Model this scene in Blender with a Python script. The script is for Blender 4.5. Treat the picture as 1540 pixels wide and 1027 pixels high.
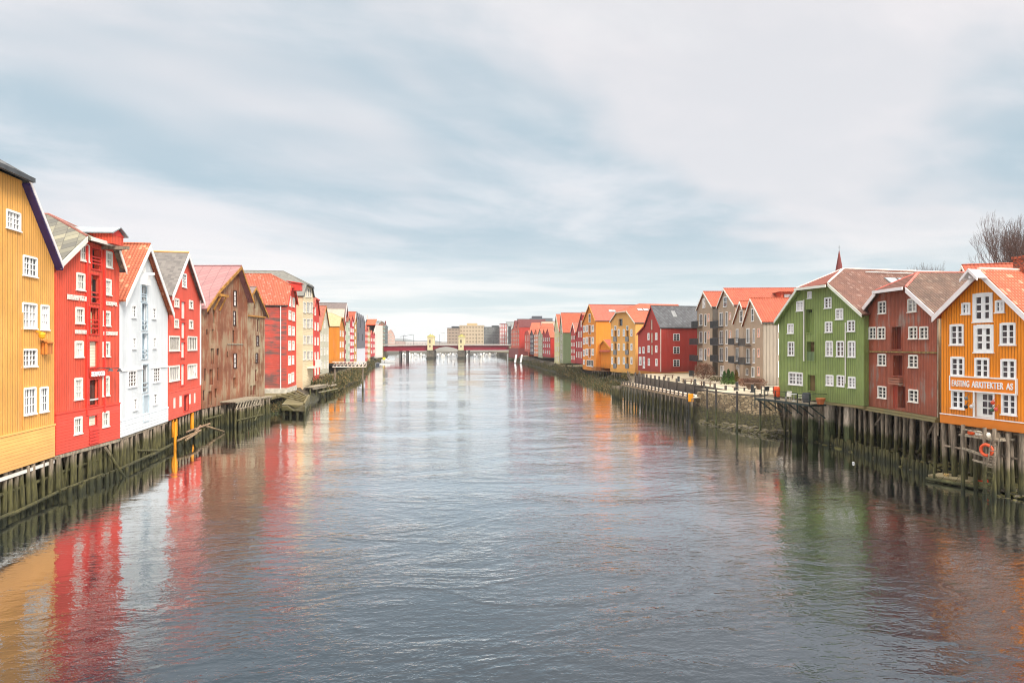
import bpy, math, random
from mathutils import Vector, Matrix, geometry
random.seed(7)
R = math.radians
scene = bpy.context.scene
C = scene.collection
for o in list(bpy.data.objects): bpy.data.objects.remove(o)

# ------------------------------------------------------------------ camera
FPX = 1540*24/36; CX = 770.0; HY = 519.0; CAMZ = 10.0
cam_d = bpy.data.cameras.new('camera'); cam = bpy.data.objects.new('camera', cam_d); C.objects.link(cam)
cam_d.lens = 24; cam_d.sensor_width = 36; cam_d.clip_start = 0.5; cam_d.clip_end = 20000
cam.location = (0, 0, CAMZ); cam.rotation_euler = (R(90), 0, 0)
cam_d.shift_y = (HY-513.5)/1540
scene.camera = cam
# ------------------------------------------------------------------ world, sun, exposure
SUN_EL, SUN_AZ = 36, 142      # azimuth clockwise from +Y: behind the camera, a little to the left
w = bpy.data.worlds.new('World'); scene.world = w; w.use_nodes = True
nt = w.node_tree; nt.nodes.clear()
def N(nt, typ, **kw):
    n = nt.nodes.new(typ)
    for k, v in kw.items():
        if k.startswith('i_'):
            key = k[2:]
            n.inputs[int(key) if key.isdigit() else key.replace('_', ' ')].default_value = v
        else: setattr(n, k, v)
    return n
def MATH(nt, op, a, b=None, c=None, clamp=False):
    n = nt.nodes.new('ShaderNodeMath'); n.operation = op; n.use_clamp = clamp
    for i, v in enumerate((a, b, c)):
        if v is None: continue
        if isinstance(v, (int, float)): n.inputs[i].default_value = v
        else: nt.links.new(v, n.inputs[i])
    return n.outputs[0]
def MIX(nt, f, a, b, mode='MIX'):
    n = nt.nodes.new('ShaderNodeMix'); n.data_type = 'RGBA'; n.blend_type = mode
    for i, v in ((0, f), (6, a), (7, b)):
        if isinstance(v, (int, float)): n.inputs[i].default_value = v
        elif isinstance(v, (tuple, list)): n.inputs[i].default_value = (*v[:3], 1)
        else: nt.links.new(v, n.inputs[i])
    return n.outputs[2]
def RAMP(nt, v, lo, hi, a=0.0, b=1.0, smooth=True):
    n = nt.nodes.new('ShaderNodeMapRange'); n.interpolation_type = 'SMOOTHSTEP' if smooth else 'LINEAR'
    n.inputs[1].default_value = lo; n.inputs[2].default_value = hi; n.inputs[3].default_value = a; n.inputs[4].default_value = b
    nt.links.new(v, n.inputs[0]); return n.outputs[0]
def COMB(nt, x, y, z):
    n = nt.nodes.new('ShaderNodeCombineXYZ')
    for i, v in enumerate((x, y, z)):
        if isinstance(v, (int, float)): n.inputs[i].default_value = v
        else: nt.links.new(v, n.inputs[i])
    return n.outputs[0]
def NOISE(nt, vec, scale, detail=3, rough=.55, dist=0.0):
    n = nt.nodes.new('ShaderNodeTexNoise'); n.inputs['Scale'].default_value = scale; n.inputs['Detail'].default_value = detail
    n.inputs['Roughness'].default_value = rough; n.inputs['Distortion'].default_value = dist
    nt.links.new(vec, n.inputs['Vector']); return n.outputs[0]
def SEP(nt, v):
    n = nt.nodes.new('ShaderNodeSeparateXYZ'); nt.links.new(v, n.inputs[0]); return n.outputs
tc = N(nt, 'ShaderNodeTexCoord')
sx, sy, sz = SEP(nt, tc.outputs['Generated'])
up = MATH(nt, 'MAXIMUM', sz, 0.0)
den = MATH(nt, 'ADD', up, 0.16)
cx_ = MATH(nt, 'DIVIDE', sx, den); cy_ = MATH(nt, 'DIVIDE', sy, den)
# cloud sheet seen in perspective, wisps running across and away to the right
ca, sa = math.cos(R(-32)), math.sin(R(-32))
ux = MATH(nt, 'ADD', MATH(nt, 'MULTIPLY', cx_, ca), MATH(nt, 'MULTIPLY', cy_, -sa))
uy = MATH(nt, 'ADD', MATH(nt, 'MULTIPLY', cx_, sa), MATH(nt, 'MULTIPLY', cy_, ca))
SEED = 66.1
v0 = COMB(nt, MATH(nt, 'MULTIPLY', ux, 0.8), uy, SEED)
v1 = COMB(nt, MATH(nt, 'MULTIPLY', ux, 0.68), uy, SEED+5)
v2 = COMB(nt, MATH(nt, 'MULTIPLY', ux, 0.7), uy, SEED+11)
n0 = NOISE(nt, v0, 0.36, 3, .5, .5)
n1 = NOISE(nt, v1, 1.0, 7, .58, .5)
n2 = NOISE(nt, v2, 2.6, 8, .64, .6)
m = MATH(nt, 'ADD', MATH(nt, 'MULTIPLY', n0, 0.46), MATH(nt, 'ADD', MATH(nt, 'MULTIPLY', n1, 0.40), MATH(nt, 'MULTIPLY', n2, 0.14)))
t1 = RAMP(nt, m, 0.43, 0.56)
blue = (0.315, 0.40, 0.455); pale = (0.53, 0.545, 0.57)
col = MIX(nt, t1, blue, pale)
t2 = RAMP(nt, NOISE(nt, v0, 0.5, 4, .55, .4), 0.44, 0.60)
col = MIX(nt, MATH(nt, 'MULTIPLY', t2, 0.65), col, (0.635, 0.59, 0.59))
veil = RAMP(nt, NOISE(nt, v1, 1.6, 8, .62, .8), .52, .72)
col = MIX(nt, MATH(nt, 'MULTIPLY', veil, .2), col, (0.66, 0.66, 0.655))
# towards the horizon the sheet thins to a bright band with teal streaks
hz = RAMP(nt, sz, 0.17, 0.035)
strk = RAMP(nt, NOISE(nt, COMB(nt, MATH(nt, 'MULTIPLY', sx, 1.6), sy, MATH(nt, 'MULTIPLY', sz, 22.0)), 1.6, 5, .6, .4), 0.42, 0.62)
hcol = MIX(nt, strk, (0.46, 0.54, 0.56), (0.68, 0.68, 0.67))
hcol = MIX(nt, RAMP(nt, sz, 0.055, 0.0), hcol, (0.66, 0.67, 0.665))
col = MIX(nt, MATH(nt, 'MULTIPLY', hz, 0.85), col, hcol)
# an overcast sky brightens towards the zenith, above the frame
zen = RAMP(nt, sz, 0.58, 0.95)
col = MIX(nt, zen, col, (0.62, 0.57, 0.51))
boost = MATH(nt, 'ADD', 1.0, MATH(nt, 'MULTIPLY', zen, 4.6))
cl = N(nt, 'ShaderNodeBackground'); nt.links.new(col, cl.inputs[0]); nt.links.new(boost, cl.inputs[1])
sky = N(nt, 'ShaderNodeTexSky', sky_type='NISHITA', sun_disc=False, sun_elevation=R(SUN_EL), sun_rotation=R(SUN_AZ))
sb = N(nt, 'ShaderNodeBackground'); sb.inputs[1].default_value = 0.10; nt.links.new(sky.outputs[0], sb.inputs[0])
mx = N(nt, 'ShaderNodeMixShader'); mx.inputs[0].default_value = 0.93
nt.links.new(sb.outputs[0], mx.inputs[1]); nt.links.new(cl.outputs[0], mx.inputs[2])
wo = N(nt, 'ShaderNodeOutputWorld'); nt.links.new(mx.outputs[0], wo.inputs[0])
sun_d = bpy.data.lights.new('sun', 'SUN'); sun_d.energy = 2.3; sun_d.angle = R(14); sun_d.color = (1, .95, .87)
sun = bpy.data.objects.new('sun', sun_d); C.objects.link(sun)
sdir = Vector((math.sin(R(SUN_AZ))*math.cos(R(SUN_EL)), math.cos(R(SUN_AZ))*math.cos(R(SUN_EL)), math.sin(R(SUN_EL))))
sun.rotation_euler = sdir.to_track_quat('Z', 'Y').to_euler(); sun.location = (0, -60, 80)
vs = scene.view_settings
scene.display_settings.display_device = 'sRGB'
vs.view_transform = 'Standard'; vs.look = 'None'; vs.gamma = 1; vs.use_curve_mapping = False; vs.exposure = 0.62
scene.cycles.max_bounces = 6; scene.cycles.diffuse_bounces = 3; scene.cycles.glossy_bounces = 3; scene.cycles.volume_bounces = 0
scene.cycles.sample_clamp_indirect = 6
scene.cycles.pixel_filter_type = 'BLACKMAN_HARRIS'; scene.cycles.filter_width = 1.05
scene.cycles.use_denoising = True; scene.cycles.denoising_prefilter = 'ACCURATE'; scene.cycles.denoising_input_passes = 'RGB_ALBEDO_NORMAL'

# ------------------------------------------------------------------ materials
MATS = {}
def base_mat(key):
    m = bpy.data.materials.new(key); m.use_nodes = True
    nt = m.node_tree; nt.nodes.clear()
    b = N(nt, 'ShaderNodeBsdfPrincipled'); o = N(nt, 'ShaderNodeOutputMaterial'); nt.links.new(b.outputs[0], o.inputs[0])
    MATS[key] = m
    return m, nt, b
def obj_co(nt): return N(nt, 'ShaderNodeTexCoord').outputs['Object']
def bump(nt, b, h, dist, strength=1.0):
    n = N(nt, 'ShaderNodeBump'); n.inputs['Distance'].default_value = dist; n.inputs['Strength'].default_value = strength
    nt.links.new(h, n.inputs['Height']); nt.links.new(n.outputs[0], b.inputs['Normal'])
def setcol(nt, b, c):
    if isinstance(c, tuple): b.inputs['Base Color'].default_value = (*c, 1)
    else: nt.links.new(c, b.inputs['Base Color'])
def scl(c, k): return tuple(min(1, x*k) for x in c)
def S(r, g, b):
    f = lambda v: ((v/255+.055)/1.055)**2.4 if v > 10 else v/255/12.92
    return (f(r), f(g), f(b))
def paint(color, var=.08, rough=.6, key=None):
    key = key or 'paint_%02x%02x%02x' % tuple(int(255*x**.4545) for x in color)
    if key in MATS: return MATS[key]
    m, nt, b = base_mat(key)
    n = NOISE(nt, obj_co(nt), 1.7, 5)
    c = MIX(nt, RAMP(nt, n, .3, .7), scl(color, 1-var*1.6), scl(color, 1+var))
    setcol(nt, b, c); b.inputs['Roughness'].default_value = rough
    return m
def boards(color, orient='V', width=.2, wear=0.0, wearcol=(.30, .24, .17), stain=.18, rough=.75, key=None):
    key = key or 'boards_%s_%02x%02x%02x_%d' % (orient, *[int(255*x**.4545) for x in color], int(wear*100))
    if key in MATS: return MATS[key]
    m, nt, b = base_mat(key)
    co = obj_co(nt); x, y, z = SEP(nt, co)
    s = MATH(nt, 'ADD', x, y) if orient == 'V' else z
    s = MATH(nt, 'DIVIDE', s, width)
    fr = MATH(nt, 'FRACT', s); idn = MATH(nt, 'FLOOR', s)
    wn = N(nt, 'ShaderNodeTexWhiteNoise', noise_dimensions='1D'); nt.links.new(idn, wn.inputs['W'])
    xy = MATH(nt, 'ADD', x, y)
    if orient == 'V': vec = COMB(nt, MATH(nt, 'MULTIPLY', x, 1.0), MATH(nt, 'MULTIPLY', y, 1.0), MATH(nt, 'MULTIPLY', z, .14))
    else: vec = COMB(nt, MATH(nt, 'MULTIPLY', xy, .13), 0, z)
    big = NOISE(nt, co, .35, 4, .6); fine = NOISE(nt, vec, 3.2, 6, .65)
    c = MIX(nt, RAMP(nt, big, .3, .7), scl(color, 1-stain), scl(color, 1+stain*.35))
    c = MIX(nt, MATH(nt, 'MULTIPLY', RAMP(nt, fine, .45, .75), .36+wear*.3), c, scl(color, .62))
    c = MIX(nt, MATH(nt, 'MULTIPLY', RAMP(nt, NOISE(nt, vec, 1.1, 5, .7), .5, .72), .22), c, tuple(min(.9, a_*.7+.16) for a_ in color))
    c = MIX(nt, MATH(nt, 'MULTIPLY', wn.outputs[0], .16), c, scl(color, .7))
    if wear > 0:
        fw = NOISE(nt, vec, 1.5, 7, .7)
        f2 = MATH(nt, 'ADD', MATH(nt, 'MULTIPLY', fw, .6), MATH(nt, 'MULTIPLY', big, .4))
        c = MIX(nt, RAMP(nt, f2, .62-wear*.25, .72-wear*.22), c, wearcol)
        f3 = NOISE(nt, vec, 7, 4, .7)
        c = MIX(nt, MATH(nt, 'MULTIPLY', RAMP(nt, f3, .6, .7), .6), c, scl(wearcol, 1.7))
    dz_ = MATH(nt, 'ADD', z, MATH(nt, 'MULTIPLY', fine, -2.2))
    c = MIX(nt, MATH(nt, 'MULTIPLY', RAMP(nt, dz_, .9, -1.0), .45), c, tuple(a_*.45+b_*.12 for a_, b_ in zip(color, (.3, .25, .15))))
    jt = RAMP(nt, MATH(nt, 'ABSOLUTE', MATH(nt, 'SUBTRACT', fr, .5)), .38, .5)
    c = MIX(nt, MATH(nt, 'MULTIPLY', jt, .42), c, scl(color, .42))  # shadow in the gaps between planks, painted into the board colour
    setcol(nt, b, c); b.inputs['Roughness'].default_value = rough
    if orient == 'V':
        g = MATH(nt, 'ABSOLUTE', MATH(nt, 'SUBTRACT', fr, .5))
        h = RAMP(nt, g, .5, .32)
    else: h = MATH(nt, 'SUBTRACT', 1.0, fr)
    bump(nt, b, h, .06, 1.0)
    return m
def tiles(c1, c2, mott=.5, key=None, speck=None, ts=1.0):
    key = key or 'tiles_%02x%02x%02x' % tuple(int(255*x**.4545) for x in c1)
    if key in MATS: return MATS[key]
    m, nt, b = base_mat(key)
    co = obj_co(nt); x, y, z = SEP(nt, co)
    a = MATH(nt, 'DIVIDE', y, .26*ts); bb = MATH(nt, 'DIVIDE', z, .22*ts)
    cell = COMB(nt, MATH(nt, 'FLOOR', a), MATH(nt, 'FLOOR', bb), 0)
    wn = N(nt, 'ShaderNodeTexWhiteNoise', noise_dimensions='3D'); nt.links.new(cell, wn.inputs['Vector'])
    big = NOISE(nt, co, .9, 6, .7)
    f = MATH(nt, 'ADD', MATH(nt, 'MULTIPLY', wn.outputs[0], .35), MATH(nt, 'MULTIPLY', RAMP(nt, big, .35, .65), mott))
    c = MIX(nt, f, c1, c2)
    if speck:
        c = MIX(nt, MATH(nt, 'MULTIPLY', RAMP(nt, SEP(nt, wn.outputs['Color'])[1], .90, .96), .5), c, speck)
    crest = MATH(nt, 'MULTIPLY', RAMP(nt, MATH(nt, 'ABSOLUTE', MATH(nt, 'SINE', MATH(nt, 'MULTIPLY', a, math.pi))), .55, .95), RAMP(nt, MATH(nt, 'FRACT', bb), .35, .0))
    c = MIX(nt, MATH(nt, 'MULTIPLY', crest, .5), c, speck or scl(c2, 1.5))  # glint on each pantile crest, painted as a lighter colour
    c = MIX(nt, MATH(nt, 'MULTIPLY', NOISE(nt, co, 6, 3), .25), c, scl(c1, .5))
    setcol(nt, b, c); b.inputs['Roughness'].default_value = .75
    wv = MATH(nt, 'ABSOLUTE', MATH(nt, 'SINE', MATH(nt, 'MULTIPLY', a, math.pi)))
    h = MATH(nt, 'ADD', wv, MATH(nt, 'MULTIPLY', MATH(nt, 'SUBTRACT', 1.0, MATH(nt, 'FRACT', bb)), .9))
    bump(nt, b, h, .07, 1.0)
    return m
def slates(c1, c2, size=.6, key=None, speck=.5):
    key = key or 'slates_%02x%02x%02x' % tuple(int(255*x**.4545) for x in c1)
    if key in MATS: return MATS[key]
    m, nt, b = base_mat(key)
    x, y, z = SEP(nt, obj_co(nt)); yx = MATH(nt, 'ADD', y, MATH(nt, 'MULTIPLY', x, .5)); zz = MATH(nt, 'MULTIPLY', z, 1.25)
    a = MATH(nt, 'DIVIDE', MATH(nt, 'ADD', yx, zz), size); d = MATH(nt, 'DIVIDE', MATH(nt, 'SUBTRACT', yx, zz), size)
    wn = N(nt, 'ShaderNodeTexWhiteNoise', noise_dimensions='3D')
    nt.links.new(COMB(nt, MATH(nt, 'FLOOR', a), MATH(nt, 'FLOOR', d), 0), wn.inputs['Vector'])
    c = MIX(nt, wn.outputs[0], c1, c2)
    ga = RAMP(nt, MATH(nt, 'MINIMUM', MATH(nt, 'FRACT', a), MATH(nt, 'FRACT', d)), 0.0, .10)
    c = MIX(nt, MATH(nt, 'MULTIPLY', MATH(nt, 'SUBTRACT', 1.0, ga), .6), c, scl(c1, .3))
    setcol(nt, b, c); b.inputs['Roughness'].default_value = .6
    bump(nt, b, ga, .04)
    return m
def shingle(c1, c2, key):
    if key in MATS: return MATS[key]
    m, nt, b = base_mat(key)
    co = obj_co(nt); x, y, z = SEP(nt, co)
    a = MATH(nt, 'DIVIDE', y, .35); bb = MATH(nt, 'DIVIDE', z, .22)
    wn = N(nt, 'ShaderNodeTexWhiteNoise', noise_dimensions='3D'); nt.links.new(COMB(nt, MATH(nt, 'FLOOR', a), MATH(nt, 'FLOOR', bb), 0), wn.inputs['Vector'])
    f = MATH(nt, 'ADD', MATH(nt, 'MULTIPLY', wn.outputs[0], .6), MATH(nt, 'MULTIPLY', NOISE(nt, co, .8, 5), .5))
    setcol(nt, b, MIX(nt, f, c1, c2)); b.inputs['Roughness'].default_value = .7
    bump(nt, b, MATH(nt, 'SUBTRACT', 1.0, MATH(nt, 'FRACT', bb)), .03)
    return m
def glass(key='glass', c=(.05, .06, .075), rough=.06, spec=.7):
    if key in MATS: return MATS[key]
    m, nt, b = base_mat(key)
    n = NOISE(nt, obj_co(nt), .9, 2)
    setcol(nt, b, MIX(nt, RAMP(nt, n, .35, .65), scl(c, .6), scl(c, 1.6)))
    b.inputs['Roughness'].default_value = rough; b.inputs['Specular IOR Level'].default_value = spec
    return m
def pile_mat(key='pile_wood', top=(.23, .18, .13), mid=(.066, .060, .020), low=(.026, .028, .011), z1=1.9):
    if key in MATS: return MATS[key]
    m, nt, b = base_mat(key)
    g = N(nt, 'ShaderNodeNewGeometry').outputs['Position']; x, y, z = SEP(nt, g)
    n = NOISE(nt, COMB(nt, MATH(nt, 'MULTIPLY', x, 3), MATH(nt, 'MULTIPLY', y, 3), MATH(nt, 'MULTIPLY', z, .5)), 2.0, 5, .65)
    n0 = NOISE(nt, g, .6, 3)
    zz = MATH(nt, 'ADD', z, MATH(nt, 'MULTIPLY', MATH(nt, 'SUBTRACT', n0, .5), 1.6))
    topc = MIX(nt, RAMP(nt, n, .35, .65), scl(top, .6), scl(top, 1.35))
    midc = MIX(nt, RAMP(nt, n, .35, .65), scl(mid, .6), scl(mid, 1.6))
    c = MIX(nt, RAMP(nt, zz, z1-.35, z1+.45), midc, topc)
    c = MIX(nt, RAMP(nt, zz, .7, .1), c, low)
    setcol(nt, b, c); b.inputs['Roughness'].default_value = .85
    bump(nt, b, n, .03)
    return m
def stone(key, c1, c2, scale=1.2, algae=None, gap=(.03, .028, .022), rough=.85):
    if key in MATS: return MATS[key]
    m, nt, b = base_mat(key)
    g = N(nt, 'ShaderNodeNewGeometry').outputs['Position']; x, y, z = SEP(nt, g)
    wob = NOISE(nt, g, .8, 3)
    v = COMB(nt, MATH(nt, 'ADD', x, wob), y, MATH(nt, 'MULTIPLY', z, 1.9))
    vo = N(nt, 'ShaderNodeTexVoronoi', feature='F1'); vo.inputs['Scale'].default_value = scale; nt.links.new(v, vo.inputs['Vector'])
    ve = N(nt, 'ShaderNodeTexVoronoi', feature='DISTANCE_TO_EDGE'); ve.inputs['Scale'].default_value = scale; nt.links.new(v, ve.inputs['Vector'])
    r = SEP(nt, vo.outputs['Color'])[0]
    c = MIX(nt, r, c1, c2)
    c = MIX(nt, MATH(nt, 'MULTIPLY', NOISE(nt, g, 4, 5), .5), c, scl(c1, .4))
    if algae:
        zz = MATH(nt, 'ADD', z, MATH(nt, 'MULTIPLY', MATH(nt, 'SUBTRACT', NOISE(nt, g, .5, 3), .5), 1.4))
        c = MIX(nt, MATH(nt, 'MULTIPLY', RAMP(nt, zz, algae[1]+.4, algae[1]-.3), .88), c, algae[0])
    e = RAMP(nt, ve.outputs['Distance'], 0.0, .09)
    c = MIX(nt, MATH(nt, 'SUBTRACT', 1.0, e), c, gap)
    setcol(nt, b, c); b.inputs['Roughness'].default_value = rough
    bump(nt, b, e, .12)
    return m
def ground_mat(key, c1, c2, scale=.4):
    if key in MATS: return MATS[key]
    m, nt, b = base_mat(key)
    g = N(nt, 'ShaderNodeNewGeometry').outputs['Position']
    n = NOISE(nt, g, scale, 6, .6); n2 = NOISE(nt, g, scale*14, 4, .6)
    c = MIX(nt, RAMP(nt, n, .35, .65), c1, c2); c = MIX(nt, MATH(nt, 'MULTIPLY', n2, .5), c, scl(c1, .6))
    setcol(nt, b, c); b.inputs['Roughness'].default_value = .95; bump(nt, b, n2, .05)
    return m
def leaf_mat(key, c1, c2, c3):
    if key in MATS: return MATS[key]
    m, nt, b = base_mat(key)
    g = N(nt, 'ShaderNodeNewGeometry'); n = NOISE(nt, g.outputs['Position'], .55, 3); wn = g.outputs['Random Per Island']
    c = MIX(nt, wn, c1, c2); c = MIX(nt, RAMP(nt, n, .45, .6), c, MIX(nt, wn, c3, c1))
    setcol(nt, b, c); b.inputs['Roughness'].default_value = .8
    return m

WHITE = paint((.86, .845, .82), .03, .5, 'white_paint')
CREAMW = paint((.80, .76, .68), .05, .5, 'cream_paint')
GLASS = glass('glass', (.045, .045, .05), .08, .35); GLASS2 = glass('glass_pale', (.26, .25, .25), .15, .35); GLASS3 = glass('glass_warm', (.09, .065, .055), .1, .35); GLASSG = glass('glass_curtain', (.55, .52, .50), .25, .3)
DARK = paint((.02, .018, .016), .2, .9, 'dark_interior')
PILE = pile_mat()
WOODG = pile_mat('weathered_timber', (.30, .25, .18), (.15, .15, .06), (.05, .05, .02), 1.2)
DGREY = paint((.06, .065, .07), .2, .5, 'dark_metal')
PIPE = paint((.62, .63, .62), .06, .4, 'pale_pipe')

# ------------------------------------------------------------------ mesh helpers
class MB:
    def __init__(s): s.v = []; s.f = []; s.m = []; s.mi = 0
    def add(s, vs, fs):
        o = len(s.v); s.v += [Vector(p) for p in vs]
        for f in fs: s.f.append([i+o for i in f]); s.m.append(s.mi)
    def box(s, x0, x1, y0, y1, z0, z1):
        if x1 < x0: x0, x1 = x1, x0
        if y1 < y0: y0, y1 = y1, y0
        if z1 < z0: z0, z1 = z1, z0
        s.add([(x0,y0,z0),(x1,y0,z0),(x1,y1,z0),(x0,y1,z0),(x0,y0,z1),(x1,y0,z1),(x1,y1,z1),(x0,y1,z1)],
              [(0,3,2,1),(4,5,6,7),(0,1,5,4),(1,2,6,5),(2,3,7,6),(3,0,4,7)])
    def slab(s, poly, off):
        n = len(poly); off = Vector(off); p = [Vector(q) for q in poly]
        s.add(p+[q+off for q in p], [tuple(range(n))[::-1], tuple(range(n, 2*n))]+[(i, (i+1)%n, n+(i+1)%n, n+i) for i in range(n)])
    def plate(s, poly, t):
        p = [Vector(q) for q in poly]
        nn = geometry.normal(p); 
        if nn.z < 0: nn = -nn; p = p[::-1]
        s.slab(p, nn*t)
    def prism(s, poly, y0, y1):
        s.slab([(u, y0, z) for u, z in poly], (0, y1-y0, 0))
    def tube(s, a, b, r0, r1=None, n=8, cap=True):
        a = Vector(a); b = Vector(b); r1 = r0 if r1 is None else r1; d = (b-a)
        if d.length < 1e-6: return
        d.normalize(); t = Vector((0, 0, 1)) if abs(d.z) < .9 else Vector((1, 0, 0))
        x = d.cross(t).normalized(); y = d.cross(x)
        vs = []
        for c, r in ((a, r0), (b, r1)):
            for i in range(n):
                an = 2*math.pi*i/n; vs.append(c+x*r*math.cos(an)+y*r*math.sin(an))
        fs = [(i, n+i, n+(i+1)%n, (i+1)%n) for i in range(n)]
        if cap: fs += [tuple(range(n)), tuple(range(n, 2*n))[::-1]]
        s.add(vs, fs)
    def lathe(s, prof, n=16, c=(0, 0, 0)):
        vs = []; c = Vector(c)
        for r, z in prof:
            for i in range(n):
                a = 2*math.pi*i/n; vs.append(c+Vector((r*math.cos(a), r*math.sin(a), z)))
        fs = []
        for k in range(len(prof)-1):
            for i in range(n): fs.append((k*n+i, k*n+(i+1)%n, (k+1)*n+(i+1)%n, (k+1)*n+i))
        fs.append(tuple(range(n))[::-1]); fs.append(tuple(range((len(prof)-1)*n, len(prof)*n)))
        s.add(vs, fs)
    def beam(s, a, b, w, h):
        a = Vector(a); b = Vector(b); d = (b-a).normalized(); x = d.cross(Vector((0, 0, 1)))
        x = x.normalized() if x.length > 1e-4 else Vector((1, 0, 0)); z = x.cross(d).normalized()
        q = [a+x*w/2*i+z*h/2*j for i, j in ((-1,-1),(1,-1),(1,1),(-1,1))]
        s.add(q+[p+(b-a) for p in q], [(0,1,2,3)[::-1],(4,5,6,7)]+[(i,(i+1)%4,4+(i+1)%4,4+i) for i in range(4)])
    def build(s, name, mats, parent=None, z0=0, smooth=False):
        me = bpy.data.meshes.new(name)
        me.from_pydata([(p.x, p.y, p.z-z0) for p in s.v], [], s.f)
        if not isinstance(mats, (list, tuple)): mats = [mats]
        for m in mats: me.materials.append(m)
        if len(mats) > 1:
            for i, p in enumerate(me.polygons): p.material_index = s.m[i]
        if smooth:
            for p in me.polygons: p.use_smooth = True
        me.update()
        o = bpy.data.objects.new(name, me); C.objects.link(o)
        if parent: o.parent = parent
        return o
def tag(o, label=None, cat=None, group=None, kind=None):
    if label: o['label'] = label
    if cat: o['category'] = cat
    if group: o['group'] = group
    if kind: o['kind'] = kind
    return o
def empty(name, loc, rz=0.0, label=None, cat=None, group=None):
    o = bpy.data.objects.new(name, None); C.objects.link(o); o.location = loc; o.rotation_euler = (0, 0, rz); o.empty_display_size = .5
    return tag(o, label, cat, group)
def copy_tree(o, parent=None):
    c = o.copy(); C.objects.link(c); c.parent = parent
    for ch in [k for k in bpy.data.objects if k.parent == o]: copy_tree(ch, c)
    return c
def PW(px, py, Y): return Vector(((px-CX)*Y/FPX, Y, CAMZ+(HY-py)*Y/FPX))
def GP(px, py, z):   # point where the pixel's ray meets the level z
    Y = (CAMZ-z)*FPX/(py-HY); return Vector(((px-CX)*Y/FPX, Y, z))
def clip(poly, z, keep_above):
    out = []
    for i in range(len(poly)):
        a, b = poly[i], poly[(i+1) % len(poly)]
        ia = (a[1] >= z) == keep_above or abs(a[1]-z) < 1e-6; ib = (b[1] >= z) == keep_above or abs(b[1]-z) < 1e-6
        if ia: out.append(a)
        if ia != ib:
            t = (z-a[1])/(b[1]-a[1]); out.append((a[0]+(b[0]-a[0])*t, z))
    return out
def front(mb, outer, holes, y):
    polys = [[Vector((u, z, 0)) for u, z in outer]]+[[Vector((a, c, 0)), Vector((b, c, 0)), Vector((b, d, 0)), Vector((a, d, 0))] for a, b, c, d in holes]
    flat = [p for q in polys for p in q]
    tris = geometry.tessellate_polygon(polys)
    fs = []
    for t in tris:
        a, b, c = (flat[i] for i in t)
        cr = (b-a).cross(c-a).z
        if abs(cr) < 1e-9: continue
        fs.append(t if cr > 0 else t[::-1])
    mb.add([(p.x, y, p.y) for p in flat], fs)
def text_mb(txt, x0, x1, z0, z1, y, th=.03, bold=0.0, spacing=1.0):
    cu = bpy.data.curves.new('t', 'FONT'); cu.body = txt; cu.size = 1; cu.extrude = .0; cu.offset = bold; cu.space_character = spacing
    ob = bpy.data.objects.new('t', cu); C.objects.link(ob)
    me = bpy.data.meshes.new_from_object(ob.evaluated_get(bpy.context.evaluated_depsgraph_get()))
    xs = [v.co.x for v in me.vertices]; ys = [v.co.y for v in me.vertices]
    a, b, c, d = min(xs), max(xs), min(ys), max(ys)
    mb = MB()
    mb.add([(x0+(v.co.x-a)/(b-a)*(x1-x0), y, z0+(v.co.y-c)/(d-c)*(z1-z0)) for v in me.vertices], [tuple(p.vertices) for p in me.polygons])
    # give the letters a thickness: a rim round every boundary edge
    cnt = {}
    for f in list(mb.f):
        for i in range(len(f)):
            e = (f[i], f[(i+1) % len(f)]); k = tuple(sorted(e)); cnt.setdefault(k, []).append(e)
    nv = len(mb.v); mb.v += [p+Vector((0, th, 0)) for p in mb.v[:nv]]
    for k, es in cnt.items():
        if len(es) == 1: i, j = es[0]; mb.f.append([i, j, j+nv, i+nv]); mb.m.append(0)
    bpy.data.objects.remove(ob); bpy.data.curves.remove(cu); bpy.data.meshes.remove(me)
    return mb

_pm = MB(); 
def pile_mesh(seed, n=9):
    rnd = random.Random(seed); mb = MB(); vs = []; k = 6
    for j in range(k):
        t = j/(k-1); cx, cy = rnd.uniform(-.12, .12), rnd.uniform(-.12, .12)
        for i in range(n):
            a = 2*math.pi*i/n; r = (1.05-.16*t)*rnd.uniform(.93, 1.07); vs.append((cx+r*math.cos(a), cy+r*math.sin(a), t))
    fs = [(j*n+i, j*n+(i+1)%n, (j+1)*n+(i+1)%n, (j+1)*n+i) for j in range(k-1) for i in range(n)]+[tuple(range(n))[::-1], tuple(range((k-1)*n, k*n))]
    mb.add(vs, fs)
    o = mb.build('pile', PILE, smooth=True); me = o.data; bpy.data.objects.remove(o); return me
PMESH = [pile_mesh(i) for i in range(6)]
def put_pile(parent, x, y, zt, r=.15, zb=-.9, lean=(0, 0), name='pile', z0=0):
    o = bpy.data.objects.new(name, random.choice(PMESH)); C.objects.link(o); o.parent = parent
    o.location = (x, y, zb-z0); o.scale = (r, r, zt-zb)
    o.rotation_euler = (lean[0], lean[1], random.uniform(0, 6)); return o

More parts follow.
